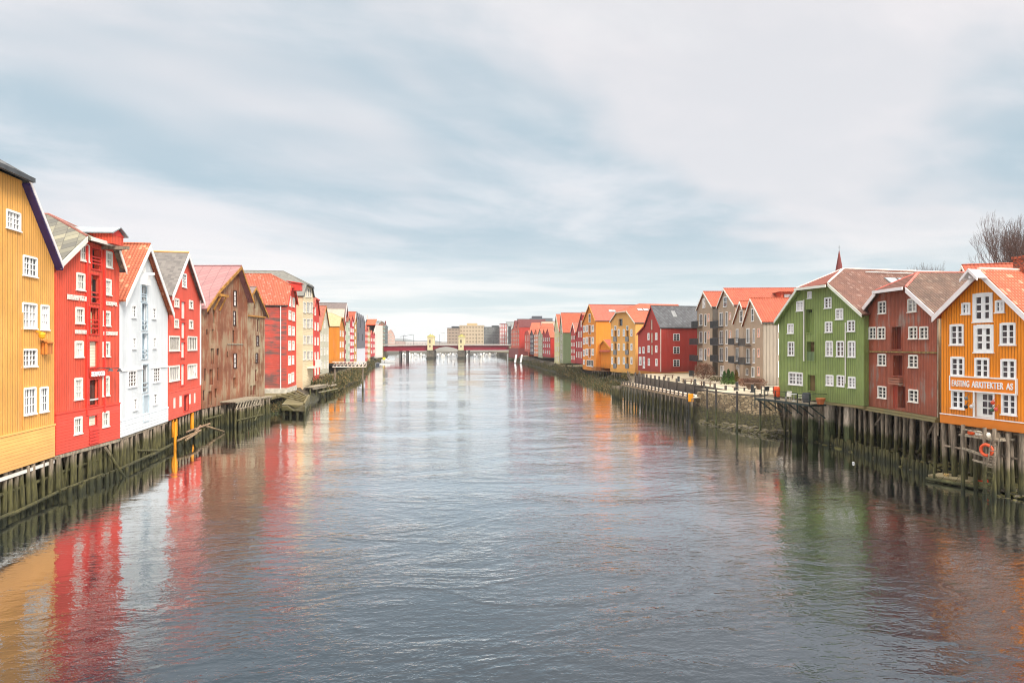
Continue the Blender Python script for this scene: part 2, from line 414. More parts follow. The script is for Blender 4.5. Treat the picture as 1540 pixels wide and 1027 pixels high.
# ------------------------------------------------------------------ houses
class House:
    """Local frame: x along the river front from left to right as seen from the water, y into the house, z up."""
    def __init__(s, name, label, cat, pl, Yl, pr, Yr, zb, group=None, z0=None):
        A = PW(pl, HY, Yl); B = PW(pr, HY, Yr); s.A = Vector((A.x, A.y)); s.B = Vector((B.x, B.y))
        s.e = (s.B-s.A).normalized(); s.n = Vector((-s.e.y, s.e.x)); s.L = (s.B-s.A).length
        s.zb = zb; s.z0 = zb if z0 is None else z0
        s.root = empty(name, (A.x, A.y, s.z0), math.atan2(s.e.y, s.e.x), label, cat, group)
        s.holes = []; s.deep = []
    def P(s, px, py, w=0.0):
        d = Vector(((px-CX)/FPX, 1.0)); o = s.A+s.n*w
        den = s.n.dot(d); t = s.n.dot(o)/den; q = d*t
        return (q-o).dot(s.e), CAMZ+(HY-py)*t/FPX
    def rect(s, x0, y0, x1, y1, w=0.0):
        c = (x0+x1)/2; u0 = s.P(x0, y0, w)[0]; u1 = s.P(x1, y0, w)[0]
        return u0, u1, s.P(c, y1, w)[1], s.P(c, y0, w)[1]
    def part(s, mb, name, mat, parent=None, **kw): return mb.build(name, mat, parent or s.root, s.z0, **kw)
    def win(s, x0, y0, x1, y1, nc=2, nr=3, frame=None, gl=None, cas=.10, mun=.045, mid=True, uz=None, sill=True, label=None):
        u0, u1, z0, z1 = uz or s.rect(x0, y0, x1, y1)
        if u1-u0 < .35: c = (u0+u1)/2; u0, u1 = c-.18, c+.18
        cas = min(cas, (u1-u0)*.2)
        s.holes.append((u0+cas*.5, u1-cas*.5, z0+cas*.5, z1-cas*.5))
        mb = MB(); a, b = -.06, .07
        mb.box(u0, u0+cas, a, b, z0, z1); mb.box(u1-cas, u1, a, b, z0, z1)
        mb.box(u0+cas, u1-cas, a-.002, b, z1-cas, z1+.03); mb.box(u0+cas, u1-cas, a-.002, b, z0, z0+cas)
        if sill: mb.box(u0-.05, u1+.05, a-.05, -.005, z0-.04, z0+.03)
        iu0, iu1, iz0, iz1 = u0+cas, u1-cas, z0+cas, z1-cas
        for i in range(1, nc):
            x = iu0+(iu1-iu0)*i/nc; ww = mun*(1.5 if (mid and nc % 2 == 0 and i == nc//2) else .6); mb.box(x-ww, x+ww, .0, .055, iz0, iz1)
        for j in range(1, nr):
            z = iz0+(iz1-iz0)*j/nr; mb.box(iu0, iu1, .004, .05, z-mun*.6, z+mun*.6)
        f = s.part(mb, 'window', frame or WHITE)
        if label: f['label'] = label
        g = MB(); g.box(u0+cas*.6, u1-cas*.6, .062, .09, z0+cas*.6, z1-cas*.6)
        gg = gl or random.choice((GLASS, GLASS, GLASS2, GLASS3, GLASSG))
        s.part(g, 'pane', gg, f)
        return f
    def opening(s, x0, y0, x1, y1, depth=.45, door=None, dname='hoist_door', frame=None, rails=0, railmat=None, cas=.09, half=None, uz=None, lab=None):
        u0, u1, z0, z1 = uz or s.rect(x0, y0, x1, y1)
        s.deep.append((u0, u1, z0, z1, depth))
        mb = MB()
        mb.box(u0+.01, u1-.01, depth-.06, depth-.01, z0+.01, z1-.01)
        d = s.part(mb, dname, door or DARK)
        if lab: d['label'] = lab
        if half:
            mb = MB(); mb.box(u0+(u1-u0)*half[0], u0+(u1-u0)*half[1], depth-.3, depth-.24, z0+.02, z1-.3); s.part(mb, 'open_leaf', half[2], d)
        if frame:
            mb = MB(); c = cas
            mb.box(u0-c, u0, -.07, .03, z0-c, z1+c); mb.box(u1, u1+c, -.07, .03, z0-c, z1+c)
            mb.box(u0, u1, -.068, .03, z1, z1+c); mb.box(u0, u1, -.068, .03, z0-c, z0); s.part(mb, 'door_frame', frame, d)
        if rails:
            mb = MB()
            for i in range(rails):
                z = z0+.35+(z1-z0)*.16*i; mb.box(u0-.02, u1+.02, -.03, .05, z, z+.1)
            s.part(mb, 'railing', railmat or frame or WHITE, d)
        return d
    def build(s, prof, D, wall, roof, trim=None, bands=(), ov=.35, eov=.3, th=.2, hip=None, side=None, barge=.22, gutter=None, cap=True, bottom=None, hipmat=None, edge=None, fascia=None):
        """prof: list of pixels (left eave .. right eave) or ('uz',u,z)"""
        P = [(p[1], p[2]) if p[0] == 'uz' else s.P(*p) for p in prof]
        s.prof = P; zb = bottom if bottom is not None else s.zb; L = s.L
        P[0] = (max(P[0][0], 0) if P[0][0] > -1 else P[0][0], P[0][1])
        # wall outline exactly over the base: eave points are moved on to the wall ends along their slope
        def at_u(a, b, u): t = (u-a[0])/(b[0]-a[0]); return (u, a[1]+(b[1]-a[1])*t)
        PL = list(P)
        if abs(PL[1][0]-PL[0][0]) > 1e-3: PL[0] = at_u(PL[0], PL[1], 0.0)
        if abs(PL[-1][0]-PL[-2][0]) > 1e-3: PL[-1] = at_u(PL[-1], PL[-2], L)
        P = PL; s.prof = P
        outer = [(0, zb)]+[(L, zb)]+P[::-1]
        levels = sorted([b[0] for b in bands]); mats = [wall]+[b[1] for b in sorted(bands, key=lambda t: -t[0])]
        mb = MB(); zs = [1e9]+levels[::-1]+[-1e9]
        allh = [(a, b, c, d, 0) for a, b, c, d in s.holes]+s.deep
        for k in range(len(zs)-1):
            hi, lo = zs[k], zs[k+1]; poly = outer
            if hi < 1e8: poly = clip(poly, hi, False)
            if lo > -1e8: poly = clip(poly, lo, True)
            if len(poly) < 3: continue
            mb.mi = k; yy = -.05*k
            hs = []
            for h in allh:
                zc = (h[2]+h[3])/2
                if lo < zc < hi:
                    c, d = max(h[2], lo+.02), min(h[3], hi-.02)
                    a, b = max(h[0], .03), min(h[1], L-.03)
                    if b-a > .05: hs.append((a, b, c, d))
                    if h[4]:
                        mb.add([(a, yy, c), (b, yy, c), (b, yy, d), (a, yy, d), (a, h[4], c), (b, h[4], c), (b, h[4], d), (a, h[4], d)],
                               [(0, 1, 5, 4), (1, 2, 6, 5), (2, 3, 7, 6), (3, 0, 4, 7)])
            front(mb, poly, hs, yy)
            if k and hi < 1e8: mb.box(-.04, L+.04, yy-.03, .02, hi-.06, hi+.05)
        # sides and back
        mb.mi = len(mats) if side else 0
        zL, zR = P[0][1], P[-1][1]
        lo = levels[0] if (levels and not side) else None
        for x, zt, o in ((0, zL, 1), (L, zR, 0)):
            segs = [(zb, zt)] if lo is None else [(zb, lo), (lo, zt)]
            for q, (a, b) in enumerate(segs):
                mb.mi = (len(mats) if side else (0 if (lo is None or q == 1) else len(mats)-1))
                f = (0, 1, 2, 3) if o == 0 else (3, 2, 1, 0)
                y0 = 0 if (lo is None or q == 1) else -.05*(len(mats)-1)
                mb.add([(x, y0, a), (x, D, a), (x, D, b), (x, y0, b)], [f])
        mb.mi = len(mats) if side else 0
        mb.add([(u, D, z) for u, z in outer], [tuple(range(len(outer)))])
        mb.add([(0, 0, zb), (L, 0, zb), (L, D, zb), (0, D, zb)], [(3, 2, 1, 0)])
        s.part(mb, 'wall', mats+([side] if side else []))
        # roof
        rb = MB(); n = len(P)
        def ext(a, b, d):   # point beyond a, away from b
            v = Vector((a[0]-b[0], a[1]-b[1])).normalized()*d; return (a[0]+v.x, a[1]+v.y)
        E = list(P); E[0] = ext(P[0], P[1], eov); E[-1] = ext(P[-1], P[-2], eov)
        ridge = None
        if hip:      # four-point profile with a clipped gable
            s1 = (P[1][1]-P[0][1])/(P[1][0]-P[0][0]); s2 = (P[2][1]-P[3][1])/(P[2][0]-P[3][0])
            uc = (P[2][1]-P[1][1]+s1*P[1][0]-s2*P[2][0])/(s1-s2); zr = P[1][1]+s1*(uc-P[1][0])
            lo_, hi_ = .3, D*.8
            def pxat(wd): q = s.A+s.e*uc+s.n*wd; return CX+FPX*q.x/q.y
            if isinstance(hip, (int, float)): hw = hip
            else:
                best = min((abs(pxat(lo_+(hi_-lo_)*i/200)-hip[0]), lo_+(hi_-lo_)*i/200) for i in range(201)); hw = best[1]
            a, b, c, d = E[0], P[1], P[2], E[3]; yo = -ov
            rb.plate([(a[0], yo, a[1]), (b[0], yo, b[1]), (uc, hw, zr), (uc, D+ov, zr), (a[0], D+ov, a[1])], th)
            rb.plate([(d[0], yo, d[1]), (d[0], D+ov, d[1]), (uc, D+ov, zr), (uc, hw, zr), (c[0], yo, c[1])], th)
            hb = MB(); v = Vector((uc, hw, zr)); kb = Vector((b[0], yo, b[1])); kc = Vector((c[0], yo, c[1]))
            fd = ((kb+kc)/2-v).normalized()*.25
            hb.plate([kb+fd, kc+fd, v], th)
            s.part(hb, 'hip_roof', hipmat or roof)
            ridge = (uc, zr); y_r0 = hw
            if cap:
                cb = MB()
                off = Vector((0, 0, th))
                cb.tube(v+off, (uc, D+ov, zr+th), .11, n=6); cb.tube(kb+off, v+off, .11, n=6); cb.tube(kc+off, v+off, .11, n=6)
                s.part(cb, 'ridge_cap', cap if cap is not True else roof)
        else:
            for i in range(n-1):
                a, b = E[i], E[i+1]
                rb.plate([(a[0], -ov, a[1]), (b[0], -ov, b[1]), (b[0], D+ov, b[1]), (a[0], D+ov, a[1])], th)
            pk = max(P, key=lambda p: p[1]); ridge = pk; y_r0 = -ov
            if cap:
                cb = MB(); cb.tube((pk[0], -ov-.02, pk[1]+th*1.15), (pk[0], D+ov, pk[1]+th*1.15), .12, n=6); s.part(cb, 'ridge_cap', cap if cap is not True else roof)
        s.part(rb, 'roof', roof); s.ridge = ridge; s.D = D
        if trim and barge:
            rng = [0, n-2] if hip else range(n-1)
            if hip:
                b, c = P[1], P[2]; fb = MB(); fb.box(b[0], c[0], -ov-.34, -ov-.24, b[1]-.1, b[1]+.16); s.part(fb, 'fascia_board', fascia or trim)
            for i in rng:
                tb = MB(); a, b = E[i], E[i+1]
                if hip and i == 0: a, b = E[0], P[1]
                if hip and i == n-2: a, b = P[2], E[3]
                tb.prism([(a[0], a[1]+th*.9), (a[0], a[1]-barge), (b[0], b[1]-barge), (b[0], b[1]+th*.9)], -ov-.07, -ov-.005)
                s.part(tb, 'bargeboard', trim)
        if edge:      # second board under the first
            for i in ([0, n-2] if hip else range(n-1)):
                tb = MB()
                a, b = (E[i], E[i+1]) if not hip else ((E[0], P[1]) if i == 0 else (P[2], E[3]))
                tb.prism([(a[0], a[1]-barge), (a[0], a[1]-barge-.14), (b[0], b[1]-barge-.14), (b[0], b[1]-barge)], -ov-.03, -.01)
                s.part(tb, 'soffit_board', edge)
        if gutter:
            for q in (E[0], E[-1]): gb = MB(); gb.tube((q[0], -ov, q[1]+.02), (q[0], D+ov, q[1]+.02), .09, n=6); s.part(gb, 'gutter', gutter)
    def strip(s, name, mat, x0, y0, x1, y1, t=.05, uz=None, y=0.0):
        u0, u1, z0, z1 = uz or s.rect(x0, y0, x1, y1); mb = MB(); mb.box(u0, u1, y-t, y+.01, z0, z1); return s.part(mb, name, mat)
    def pipe(s, px, y0, y1, mat=None, r=.06, name='downpipe'):
        u, za = s.P(px, y0); _, zb = s.P(px, y1); mb = MB(); mb.tube((u, -.1, zb), (u, -.1, za), r, n=8); return s.part(mb, name, mat or PIPE)
    def piles(s, rows, spacing, zt, r=.15, u0=0.1, u1=None, jit=.25, lean=.03):
        u1 = s.L-.1 if u1 is None else u1
        for y in rows:
            u = u0+random.uniform(0, .2)
            while u < u1:
                put_pile(s.root, u, y+random.uniform(-.12, .12), zt, r*random.uniform(.75, 1.2), lean=(random.gauss(0, lean), random.gauss(0, lean)), z0=s.z0)
                u += spacing*random.uniform(1-jit, 1+jit)
    def logs(s, items, r=.11, name='waling_log', mat=None):
        mb = MB()
        for a, b in items: mb.tube(a, b, r*random.uniform(.85, 1.15), r*random.uniform(.8, 1.1), n=7)
        return s.part(mb, name, mat or PILE)

WA = (.032, .026, .009, .03)
# ================================================================== left bank, near warehouses
OCHRE = S(246, 178, 88)
def lerp(a, b, t): return a+(b-a)*t
h = House('ochre_warehouse', 'ochre yellow warehouse with white windows and dark slate roof, nearest on the left bank', 'warehouse', -103, 32.8, 81.5, 44.5, 2.75)
zE = h.P(86, 395)[1]; uK, zK = h.P(33, 272)
W4 = dict(gl=None)
for r in ((8.9,318,30.5,346,4,3),(34,386,55.5,416,4,3),(33,456,55,494.5,4,3),(60.7,459,73.3,496.5,3,3),(33,525,55,551.7,4,3),(35,583,53.7,623.5,4,3),(59.5,582,72,619.5,3,3)):
    h.win(*r, cas=.10, mun=.05, gl=GLASSG if r[1] > 450 and r[1] < 500 else None)
for u in (1.2, 3.6):
    for z in (5.2, 8.6, 11.6): h.win(0,0,0,0, 4, 3, uz=(u, u+1.4, z, z+1.6))
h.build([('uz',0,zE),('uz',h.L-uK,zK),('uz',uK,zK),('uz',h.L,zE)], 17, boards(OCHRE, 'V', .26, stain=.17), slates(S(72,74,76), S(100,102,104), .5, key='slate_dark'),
        trim=paint(S(236,228,226), .03, .5, 'warm_white'), bands=[(h.P(81, 638)[1], boards(S(242, 176, 98), 'H', .2, stain=.08))], hip=3.4, fascia=DGREY, barge=.12, edge=paint(S(52,38,96), .1, .5, 'violet_board'), ov=.4, eov=.35, gutter=DGREY)
h.strip('sill_beam', CREAMW, 0,0,0,0, .12, uz=(-.1, h.L+.1, 2.3, 2.5), y=.15)
h.piles((.1, .5, 1.6, 3.0), .62, 2.7, .15)
h.logs([((-0, -.25, .35), (h.L*.55, -.3, .4)), ((h.L*.5, -.28, .3), (h.L+.6, -.2, .45)), ((0, .3, 1.5), (h.L, .3, 1.4))], .12)
mb = MB(); u, z = h.P(54, 503); mb.lathe([(.02,-.28),(.16,-.2),(.2,0),(.16,.12),(.02,.16)], 12, (u, -.35, z)); mb.beam((u, -.3, z+.15), (u, 0, z+.2), .08, .08); h.part(mb, 'wall_lamp', paint(S(235,165,20), .1, .4, 'lamp_yellow'))
mb = MB(); u, z = h.P(66, 524); mb.box(u-.35, u+.35, -.35, 0, z-.35, z+.35); mb.slab([(u-.42,-.45,z+.33),(u+.42,-.45,z+.33),(u+.42,0,z+.5),(u-.42,0,z+.5)], (0,0,.05)); h.part(mb, 'vent_box', boards(S(222,130,50), 'V', .2, stain=.05))
h.pipe(31.6, 470, 642, boards(OCHRE, 'V', .26, stain=.17), .035, 'cable_conduit')

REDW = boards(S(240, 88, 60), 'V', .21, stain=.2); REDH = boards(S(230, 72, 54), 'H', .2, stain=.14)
REDF = paint(S(216, 56, 42), .08, .55, 'red_frame'); LCREAM = boards(S(222, 214, 190), 'H', .22, stain=.05)
h = House('seafood_warehouse', 'bright red warehouse with white lettering, hoist doors and a patterned slate roof', 'warehouse', 83.5, 44.9, 179.5, 53.2, 2.75)
for r in ((120.6,367.5,133.6,393.5),(158,378.5,168.4,403),(114.3,411,127.3,437),(155.8,420,167,444),(113,462.5,126,487),(154.7,468,165.6,490.5),(112,513,125,537.5),(154,514,164.7,536.5),(111.3,568.5,123.7,601),(153.7,566,164,595.5),(110,627,123,653),(152.8,619,163.5,642)):
    h.win(*r, 3, 2 if r[1] < 560 or r[1] > 610 else 3, frame=CREAMW, cas=.14, mun=.06, mid=False)
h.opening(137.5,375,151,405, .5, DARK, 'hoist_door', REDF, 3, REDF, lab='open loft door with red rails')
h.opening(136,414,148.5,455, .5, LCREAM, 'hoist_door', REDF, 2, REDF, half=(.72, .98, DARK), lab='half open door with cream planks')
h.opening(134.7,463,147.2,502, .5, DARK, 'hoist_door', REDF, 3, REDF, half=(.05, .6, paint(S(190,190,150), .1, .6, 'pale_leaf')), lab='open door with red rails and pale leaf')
h.opening(133.5,513,146.5,552, .2, LCREAM, 'hoist_door', REDF, lab='closed cream plank door')
h.opening(133.4,571,147.3,609, .3, glass('glass_door', (.03,.04,.035), .08), 'glass_door', REDF, 1, PIPE)
h.opening(132.5,625,145,640, .15, LCREAM, 'hatch', REDF)
mb = MB(); a = h.rect(133,643,147.5,667)
for i in range(5):
    z = a[2]+(a[3]-a[2])*(i+.15)/5; mb.slab([(a[0],-.12,z),(a[1],-.12,z),(a[1],-.02,z+.3),(a[0],-.02,z+.3)], (0,.03,.03))
h.part(mb, 'louvre', REDF)
mb = MB(); a = h.rect(129.5,372,156,608); mb.box(a[0]-.08, a[0]+.1, -.12, .0, 5, h.P(140,372)[1]); mb.box(a[1]-.1, a[1]+.08, -.12, 0, 5, h.P(150,374)[1]); h.part(mb, 'hoist_casing', REDF)
zs = h.P(180, 606)[1]
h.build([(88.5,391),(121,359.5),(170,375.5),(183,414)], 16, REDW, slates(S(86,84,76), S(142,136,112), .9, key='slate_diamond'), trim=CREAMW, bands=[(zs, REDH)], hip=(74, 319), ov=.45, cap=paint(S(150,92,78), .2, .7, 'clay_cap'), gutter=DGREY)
for t, (x0, y0, x1, y1) in (('REKLAMEBYGG AF',(100,443.5,130.7,452.5)), ('INTERIØR',(155,452.8,175,460.5)), ('HAVFRUEN',(111.7,495.5,130,502.8)), ('RESTAURANT',(154.7,498,175.7,504.8))):
    a = h.rect(x0, y0, x1, y1); mb = text_mb(t, a[0], a[1], a[2]+.03, a[3]-.03, -.09, .05, .035, 1.12); h.part(mb, 'painted_letters', CREAMW)
a = h.rect(132.7,557.5,153.7,566.5); mb = MB(); mb.box(a[0], a[1], -.16, -.10, a[2]-.03, a[3]+.03); sg = h.part(mb, 'sign_board', REDF)
h.part(text_mb('SEAFOOD', a[0]+.06, a[1]-.06, a[2]+.04, a[3]-.04, -.24, .06, .04, 1.05), 'sign_letters', WHITE, sg)
mb = MB()
for px, py in ((146,556),(160,556.5)):
    u, z = h.P(px, py); mb.tube((u,0,z+.1),(u,-.9,z+.15),.03,n=6); mb.lathe([(.05,.12),(.2,-.1),(.17,-.1),(.02,.05)],10,(u,-.95,z))
h.part(mb, 'sign_lamp', DGREY)
# hoist house on the roof, reaching out over the river
uc = h.ridge[0]; z0_, z1_ = h.P(150, 363)[1]-.2, h.P(150, 349)[1]-.1
mb = MB(); mb.box(uc-.85, uc+.85, -1.1, 3.2, z0_, z1_); hh = h.part(mb, 'hoist_house', REDW)
mb = MB(); mb.plate([(uc-1.15,-1.35,z1_-.1),(uc,-1.35,z1_+.45),(uc,3.4,z1_+.45),(uc-1.15,3.4,z1_-.1)], .08); mb.plate([(uc+1.15,-1.35,z1_-.1),(uc,-1.35,z1_+.45),(uc,3.4,z1_+.45),(uc+1.15,3.4,z1_-.1)], .08)
h.part(mb, 'hoist_roof', paint(S(150,158,162), .1, .4, 'zinc'), hh)
mb = MB(); mb.prism([(uc-1.0,z1_-.15),(uc+1.0,z1_-.15),(uc,z1_+.4)], -1.12, -1.08); h.part(mb, 'gable_board', REDF, hh)
mb = MB(); mb.box(uc-.12, uc+.12, -1.9, .3, z0_-.35, z0_-.1); h.part(mb, 'hoist_beam', PILE, hh)
h.strip('sill_beam', WOODG, 0,0,0,0, .14, uz=(-.05, h.L+.05, 2.5, 2.72), y=.1)
h.piles((.15, .6, 1.8, 3.2), .5, 2.65, .14, lean=.05)
h.logs([((-.4, -.5, .5), (h.L*.6, -.45, .55)), ((h.L*.55, -.5, .45), (h.L+.4, -.35, .5)), ((0, .4, 1.4), (h.L, .4, 1.5)), ((h.L*.72, -.1, 2.4), (h.L*.84, -1.2, -.3))], .11)
h.piles((-.75,), .9, .6, .15)

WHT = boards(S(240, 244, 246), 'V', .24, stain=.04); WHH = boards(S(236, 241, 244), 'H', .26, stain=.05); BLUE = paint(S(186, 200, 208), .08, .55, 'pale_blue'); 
h = House('white_warehouse', 'white warehouse with pale blue hoist doors and an orange pantile roof', 'warehouse', 180.5, 53.5, 252.3, 65.2, 2.75)
BLD = glass('glass_blue', (.12,.18,.23), .15)
h.win(213.2,397.5,218.3,409,2,2,cas=.1)
for r in ((197.5,459,204.5,478),(228,463,234.5,480),(198.5,507,204.4,525),(229.3,507,234.8,524),(200,598.5,206,617),(230,591.5,236,608.5)):
    h.win(*r, 2, 3, cas=.1, mun=.05)
for r in ((192.3,557,205.4,582),(229.7,552.5,241,575)): h.win(*r, 3, 4, cas=.1, mun=.05, gl=GLASS3)
h.opening(211.9,431,219.8,453, .3, GLASS2, 'hoist_door', BLUE, 2, BLUE); h.opening(212.7,457,221,496, .3, BLD, 'hoist_door', BLUE, 2, BLUE)
h.opening(212.9,502,221.5,539, .3, BLD, 'hoist_door', BLUE, 2, BLUE); h.opening(214,548.5,222,589, .3, GLASS3, 'hoist_door', BLUE, 2, BLUE)
h.opening(215,595,223,633, .1, boards(S(205,218,226),'V',.2,stain=.05), 'hoist_door', BLUE)
TOR = tiles(S(158, 70, 38), S(184, 96, 58), .6, key='tiles_orange', speck=S(236,170,130))
h.build([(181,449),(216.7,371),(251,467)], 15, WHT, TOR, trim=WHITE, bands=[(h.P(251,613)[1], WHH)], ov=.5, barge=.32, th=.2)
h.strip('cornice_board', WHITE, 0,0,0,0, .08, uz=(0, h.L*.42, h.P(200,556)[1]-.06, h.P(200,556)[1]+.06)); h.strip('cornice_board', WHITE, 0,0,0,0, .08, uz=(h.L*.6, h.L, h.P(200,556)[1]-.06, h.P(200,556)[1]+.06))
mb = MB(); u, z = h.P(215.5, 421.5); mb.box(u-.1,u+.1,-.9,0,z+.45,z+.65); mb.slab([(u-.6,-.45,z-.45),(u+.6,-.45,z-.45),(u+.35,-.45,z+.45),(u-.35,-.45,z+.45)], (0,.45,.05)); h.part(mb, 'hoist_hood', WHITE)
h.piles((.15, .7, 2.0, 3.4), .55, 2.65, .15); h.strip('sill_beam', WOODG, 0,0,0,0, .1, uz=(-.05, h.L+.05, 2.52, 2.74), y=.15)
h.logs([((-.2, -.4, .5), (h.L*.5, -.42, .5)), ((h.L*.45, -.4, .4), (h.L, -.4, .55)), ((h.L*.3, .2, 1.2), (h.L*.7, -.5, .5))], .12)

h = House('narrow_red_warehouse', 'red warehouse with white shutters and a steep dark grey roof, between white and brown ones', 'warehouse', 253.8, 65.6, 301.5, 77.3, 2.75)
h.win(273.6,411.5,280.3,432.5,2,4,cas=.13,mun=.05)
for r in ((262,449,269,462),(284,452,290,464.5),(262,480,268.5,493),(284,481.6,290,494.5)): h.win(*r, 2, 2, frame=CREAMW, cas=.16, mun=.05)
for r in ((253.9,505.3,270,528),(282,506,296,527),(253.9,550,269.7,573),(282,547.5,296,569)): h.win(*r, 5, 1, frame=CREAMW, cas=.14, mun=.09, mid=False)
for r in ((260,597.7,264,614),(269,594.7,273.5,612),(283.3,592,287,607.6),(290.8,590.7,294,606)): h.opening(*r, .06, CREAMW, 'shutter')
for r in ((272,454,278,479),(272,485.5,277.7,508.5),(271.7,515,277.2,538),(271.7,548,277,579)): h.opening(*r, .12, CREAMW, 'loft_door', REDF)
h.opening(275.5,593.5,283,618, .25, boards(S(150,25,22),'V',.2), 'door', REDF)
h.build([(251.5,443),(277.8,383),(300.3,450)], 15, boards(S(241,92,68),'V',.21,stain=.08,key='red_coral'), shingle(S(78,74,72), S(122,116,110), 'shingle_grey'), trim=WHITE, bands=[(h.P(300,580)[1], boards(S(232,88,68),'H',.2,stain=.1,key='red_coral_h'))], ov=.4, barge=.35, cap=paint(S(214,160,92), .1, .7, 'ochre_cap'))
h.strip('corner_board', WHITE, 0,0,0,0, .08, uz=(h.L-.3, h.L+.02, h.P(300,579)[1], h.P(300,452)[1]))
ORP = paint(S(232,150,20), .1, .5, 'yellow_post')
for u in (.3,): put_pile(h.root, u, -.5, 2.6, .15, z0=h.z0).data = PMESH[0].copy(); 
ch = [c for c in bpy.data.objects if c.parent == h.root and c.name.startswith('pile')][-1]; ch.data.materials[0] = ORP; ch.name = 'yellow_post'; ch['label'] = 'tall yellow painted post'
YP = ch.data
h.piles((1.2, 2.4, 3.6), .6, 2.65, .15)
for i, u in enumerate((.9, 1.9, 3.0, 4.2, 5.3, 6.5, 7.6, 8.9, 10.0, 11.2)):
    o = put_pile(h.root, u, .15, 2.65, .13 if u != 8.9 else .2, zb=.9, z0=h.z0, name='yellow_post' if i in (1,2,7) else 'pile')
    if i in (1, 2, 7): o.data = YP; o['label'] = 'yellow painted post'
h.piles((-.9,), .8, .95, .17)
h.logs([((-.8,-1.0,.9),(6.5,-1.3,1.0)),((.2,-1.5,.85),(4.5,-1.4,.95)),((4,-.6,1.15),(11,-1.2,1.2)),((5,-1.2,1.1),(9,-.7,1.2)),((9.5,-.9,1.2),(12.4,-2.4,.1))], .12, 'timber_debris', pile_mat('raw_timber', (.28,.18,.11), (.22,.15,.08), (.08,.06,.03), 1.0))

BW = dict(wear=.62, wearcol=(.38, .265, .16), stain=.35)
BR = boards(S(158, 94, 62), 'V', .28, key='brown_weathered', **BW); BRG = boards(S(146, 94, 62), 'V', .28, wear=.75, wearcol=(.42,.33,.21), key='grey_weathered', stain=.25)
OGB = paint(S(176,122,52), .25, .8, 'lichen_board'); DBR = paint(S(70,38,28), .3, .8, 'dark_brown')
h = House('brown_warehouse', 'large unpainted brown warehouse with a dusty pink roof and wooden loading platform', 'warehouse', 303.5, 78, 372, 90.7, 2.7)
for r in ((312,463.5,314.6,472.5),(310.3,495,313,503.5),(307.3,554,310,573),(325.8,524,329.6,534),(341,529,343.2,537),(349.8,496.5,353,515),(326.5,553,329,572),(305.3,586.5,308.6,602)):
    h.opening(*r, .2, DBR, 'hatch')
for r in ((320,465.5,324,486),(318.4,495.5,322,516),(317,524,321.6,547.5),(315,555,320,578.6),(350.6,568,354.6,584),(313.5,588,318.4,609),(323,584,327,598)):
    h.opening(*r, .35, boards(S(96,44,30),'V',.2,key='brown_door'), 'loft_door')
for r in ((351,437,355.6,460.5),(350.5,468,354.4,489.5),(351,531.5,355.6,553.5)): h.win(*r, 1, 3, frame=DBR, gl=GLASSG, cas=.07)
h.build([(308.5,455),(321,437),(354,402),(371.5,450)], 18, BR, slates(S(142,96,96), S(158,110,108), 1.2, key='slate_pink'), trim=OGB, ov=.8, barge=.25, eov=.5, th=.16)
h.strip('ledger_board', WOODG, 0,0,0,0, .1, uz=(h.L*.52, h.L*.88, h.P(345,517.5)[1]-.08, h.P(345,517.5)[1]+.08))
u, z = h.P(326, 444)
mb = MB(); mb.box(u-1.4, u+1.0, -1.0, .05, z-.2, z+.1); mb.beam((u-.9,-.1,z-1.8),(u-.9,-.9,z-.2),.15,.15); mb.beam((u+.6,-.1,z-1.8),(u+.6,-.9,z-.2),.15,.15); h.part(mb, 'hoist_beam', OGB)
a, b = h.P(331, 588)[0], h.L-.3
mb = MB(); mb.box(a, b, -1.9, 0, 3.05, 3.2); 
for i in range(9): mb.beam((a+(b-a)*i/9, -1.95, 2.2), (a+(b-a)*(i+.9)/9, -1.95, 3.05), .12, .12)
mb.box(a, b, -2.0, -1.9, 2.15, 2.3); mb.box(a, b, -2.0, -1.9, 2.95, 3.1)
h.part(mb, 'loading_platform', WOODG)
h.piles((.1, .8, 2.2), .6, 2.65, .16); h.piles((-1.0,-1.9), .8, 2.3, .16, u0=a, u1=b)
h.logs([((0,-.3,1.5),(a,-.35,1.6)),((a,-2.1,.9),(b,-2.1,.8)),((b-3,-2.3,.3),(b-.5,-2.2,2.2))], .12)

h = House('small_brown_warehouse', 'narrow grey-brown weathered warehouse leaning on the large brown one', 'warehouse', 372.6, 91, 398, 96.6, 2.7)
for r in ((382,454.5,385,464),(386.7,480,390.4,499)): h.opening(*r, .25, boards(S(96,44,30),'V',.2,key='brown_door'), 'loft_door')
for r in ((385.2,505,389.4,520),(384,531,388,545.5)): h.win(*r, 1, 3, frame=DBR, gl=GLASS2, cas=.07)
for r in ((383.5,556,387,573),(376,580,379,594),(381,579,385,594)): h.opening(*r, .3, boards(S(130,44,34),'V',.2,key='red_door'), 'loft_door')
h.build([(372.4,445),(380,433.5),(398,475)], 14, BRG, slates(S(120,100,96), S(140,116,110), 1.0, key='slate_brown'), trim=OGB, ov=.5, barge=.2, th=.15)
h.strip('ledger_board', OGB, 0,0,0,0, .25, uz=(0, h.L, h.P(385,476)[1]-.08, h.P(385,476)[1]+.08))
h.piles((.1, .8, 2.0, -.8), .55, 2.65, .15)
mb = MB(); mb.box(0, h.L+.3, -1.0, 0, 2.66, 2.8); h.part(mb, 'loading_platform', WOODG)

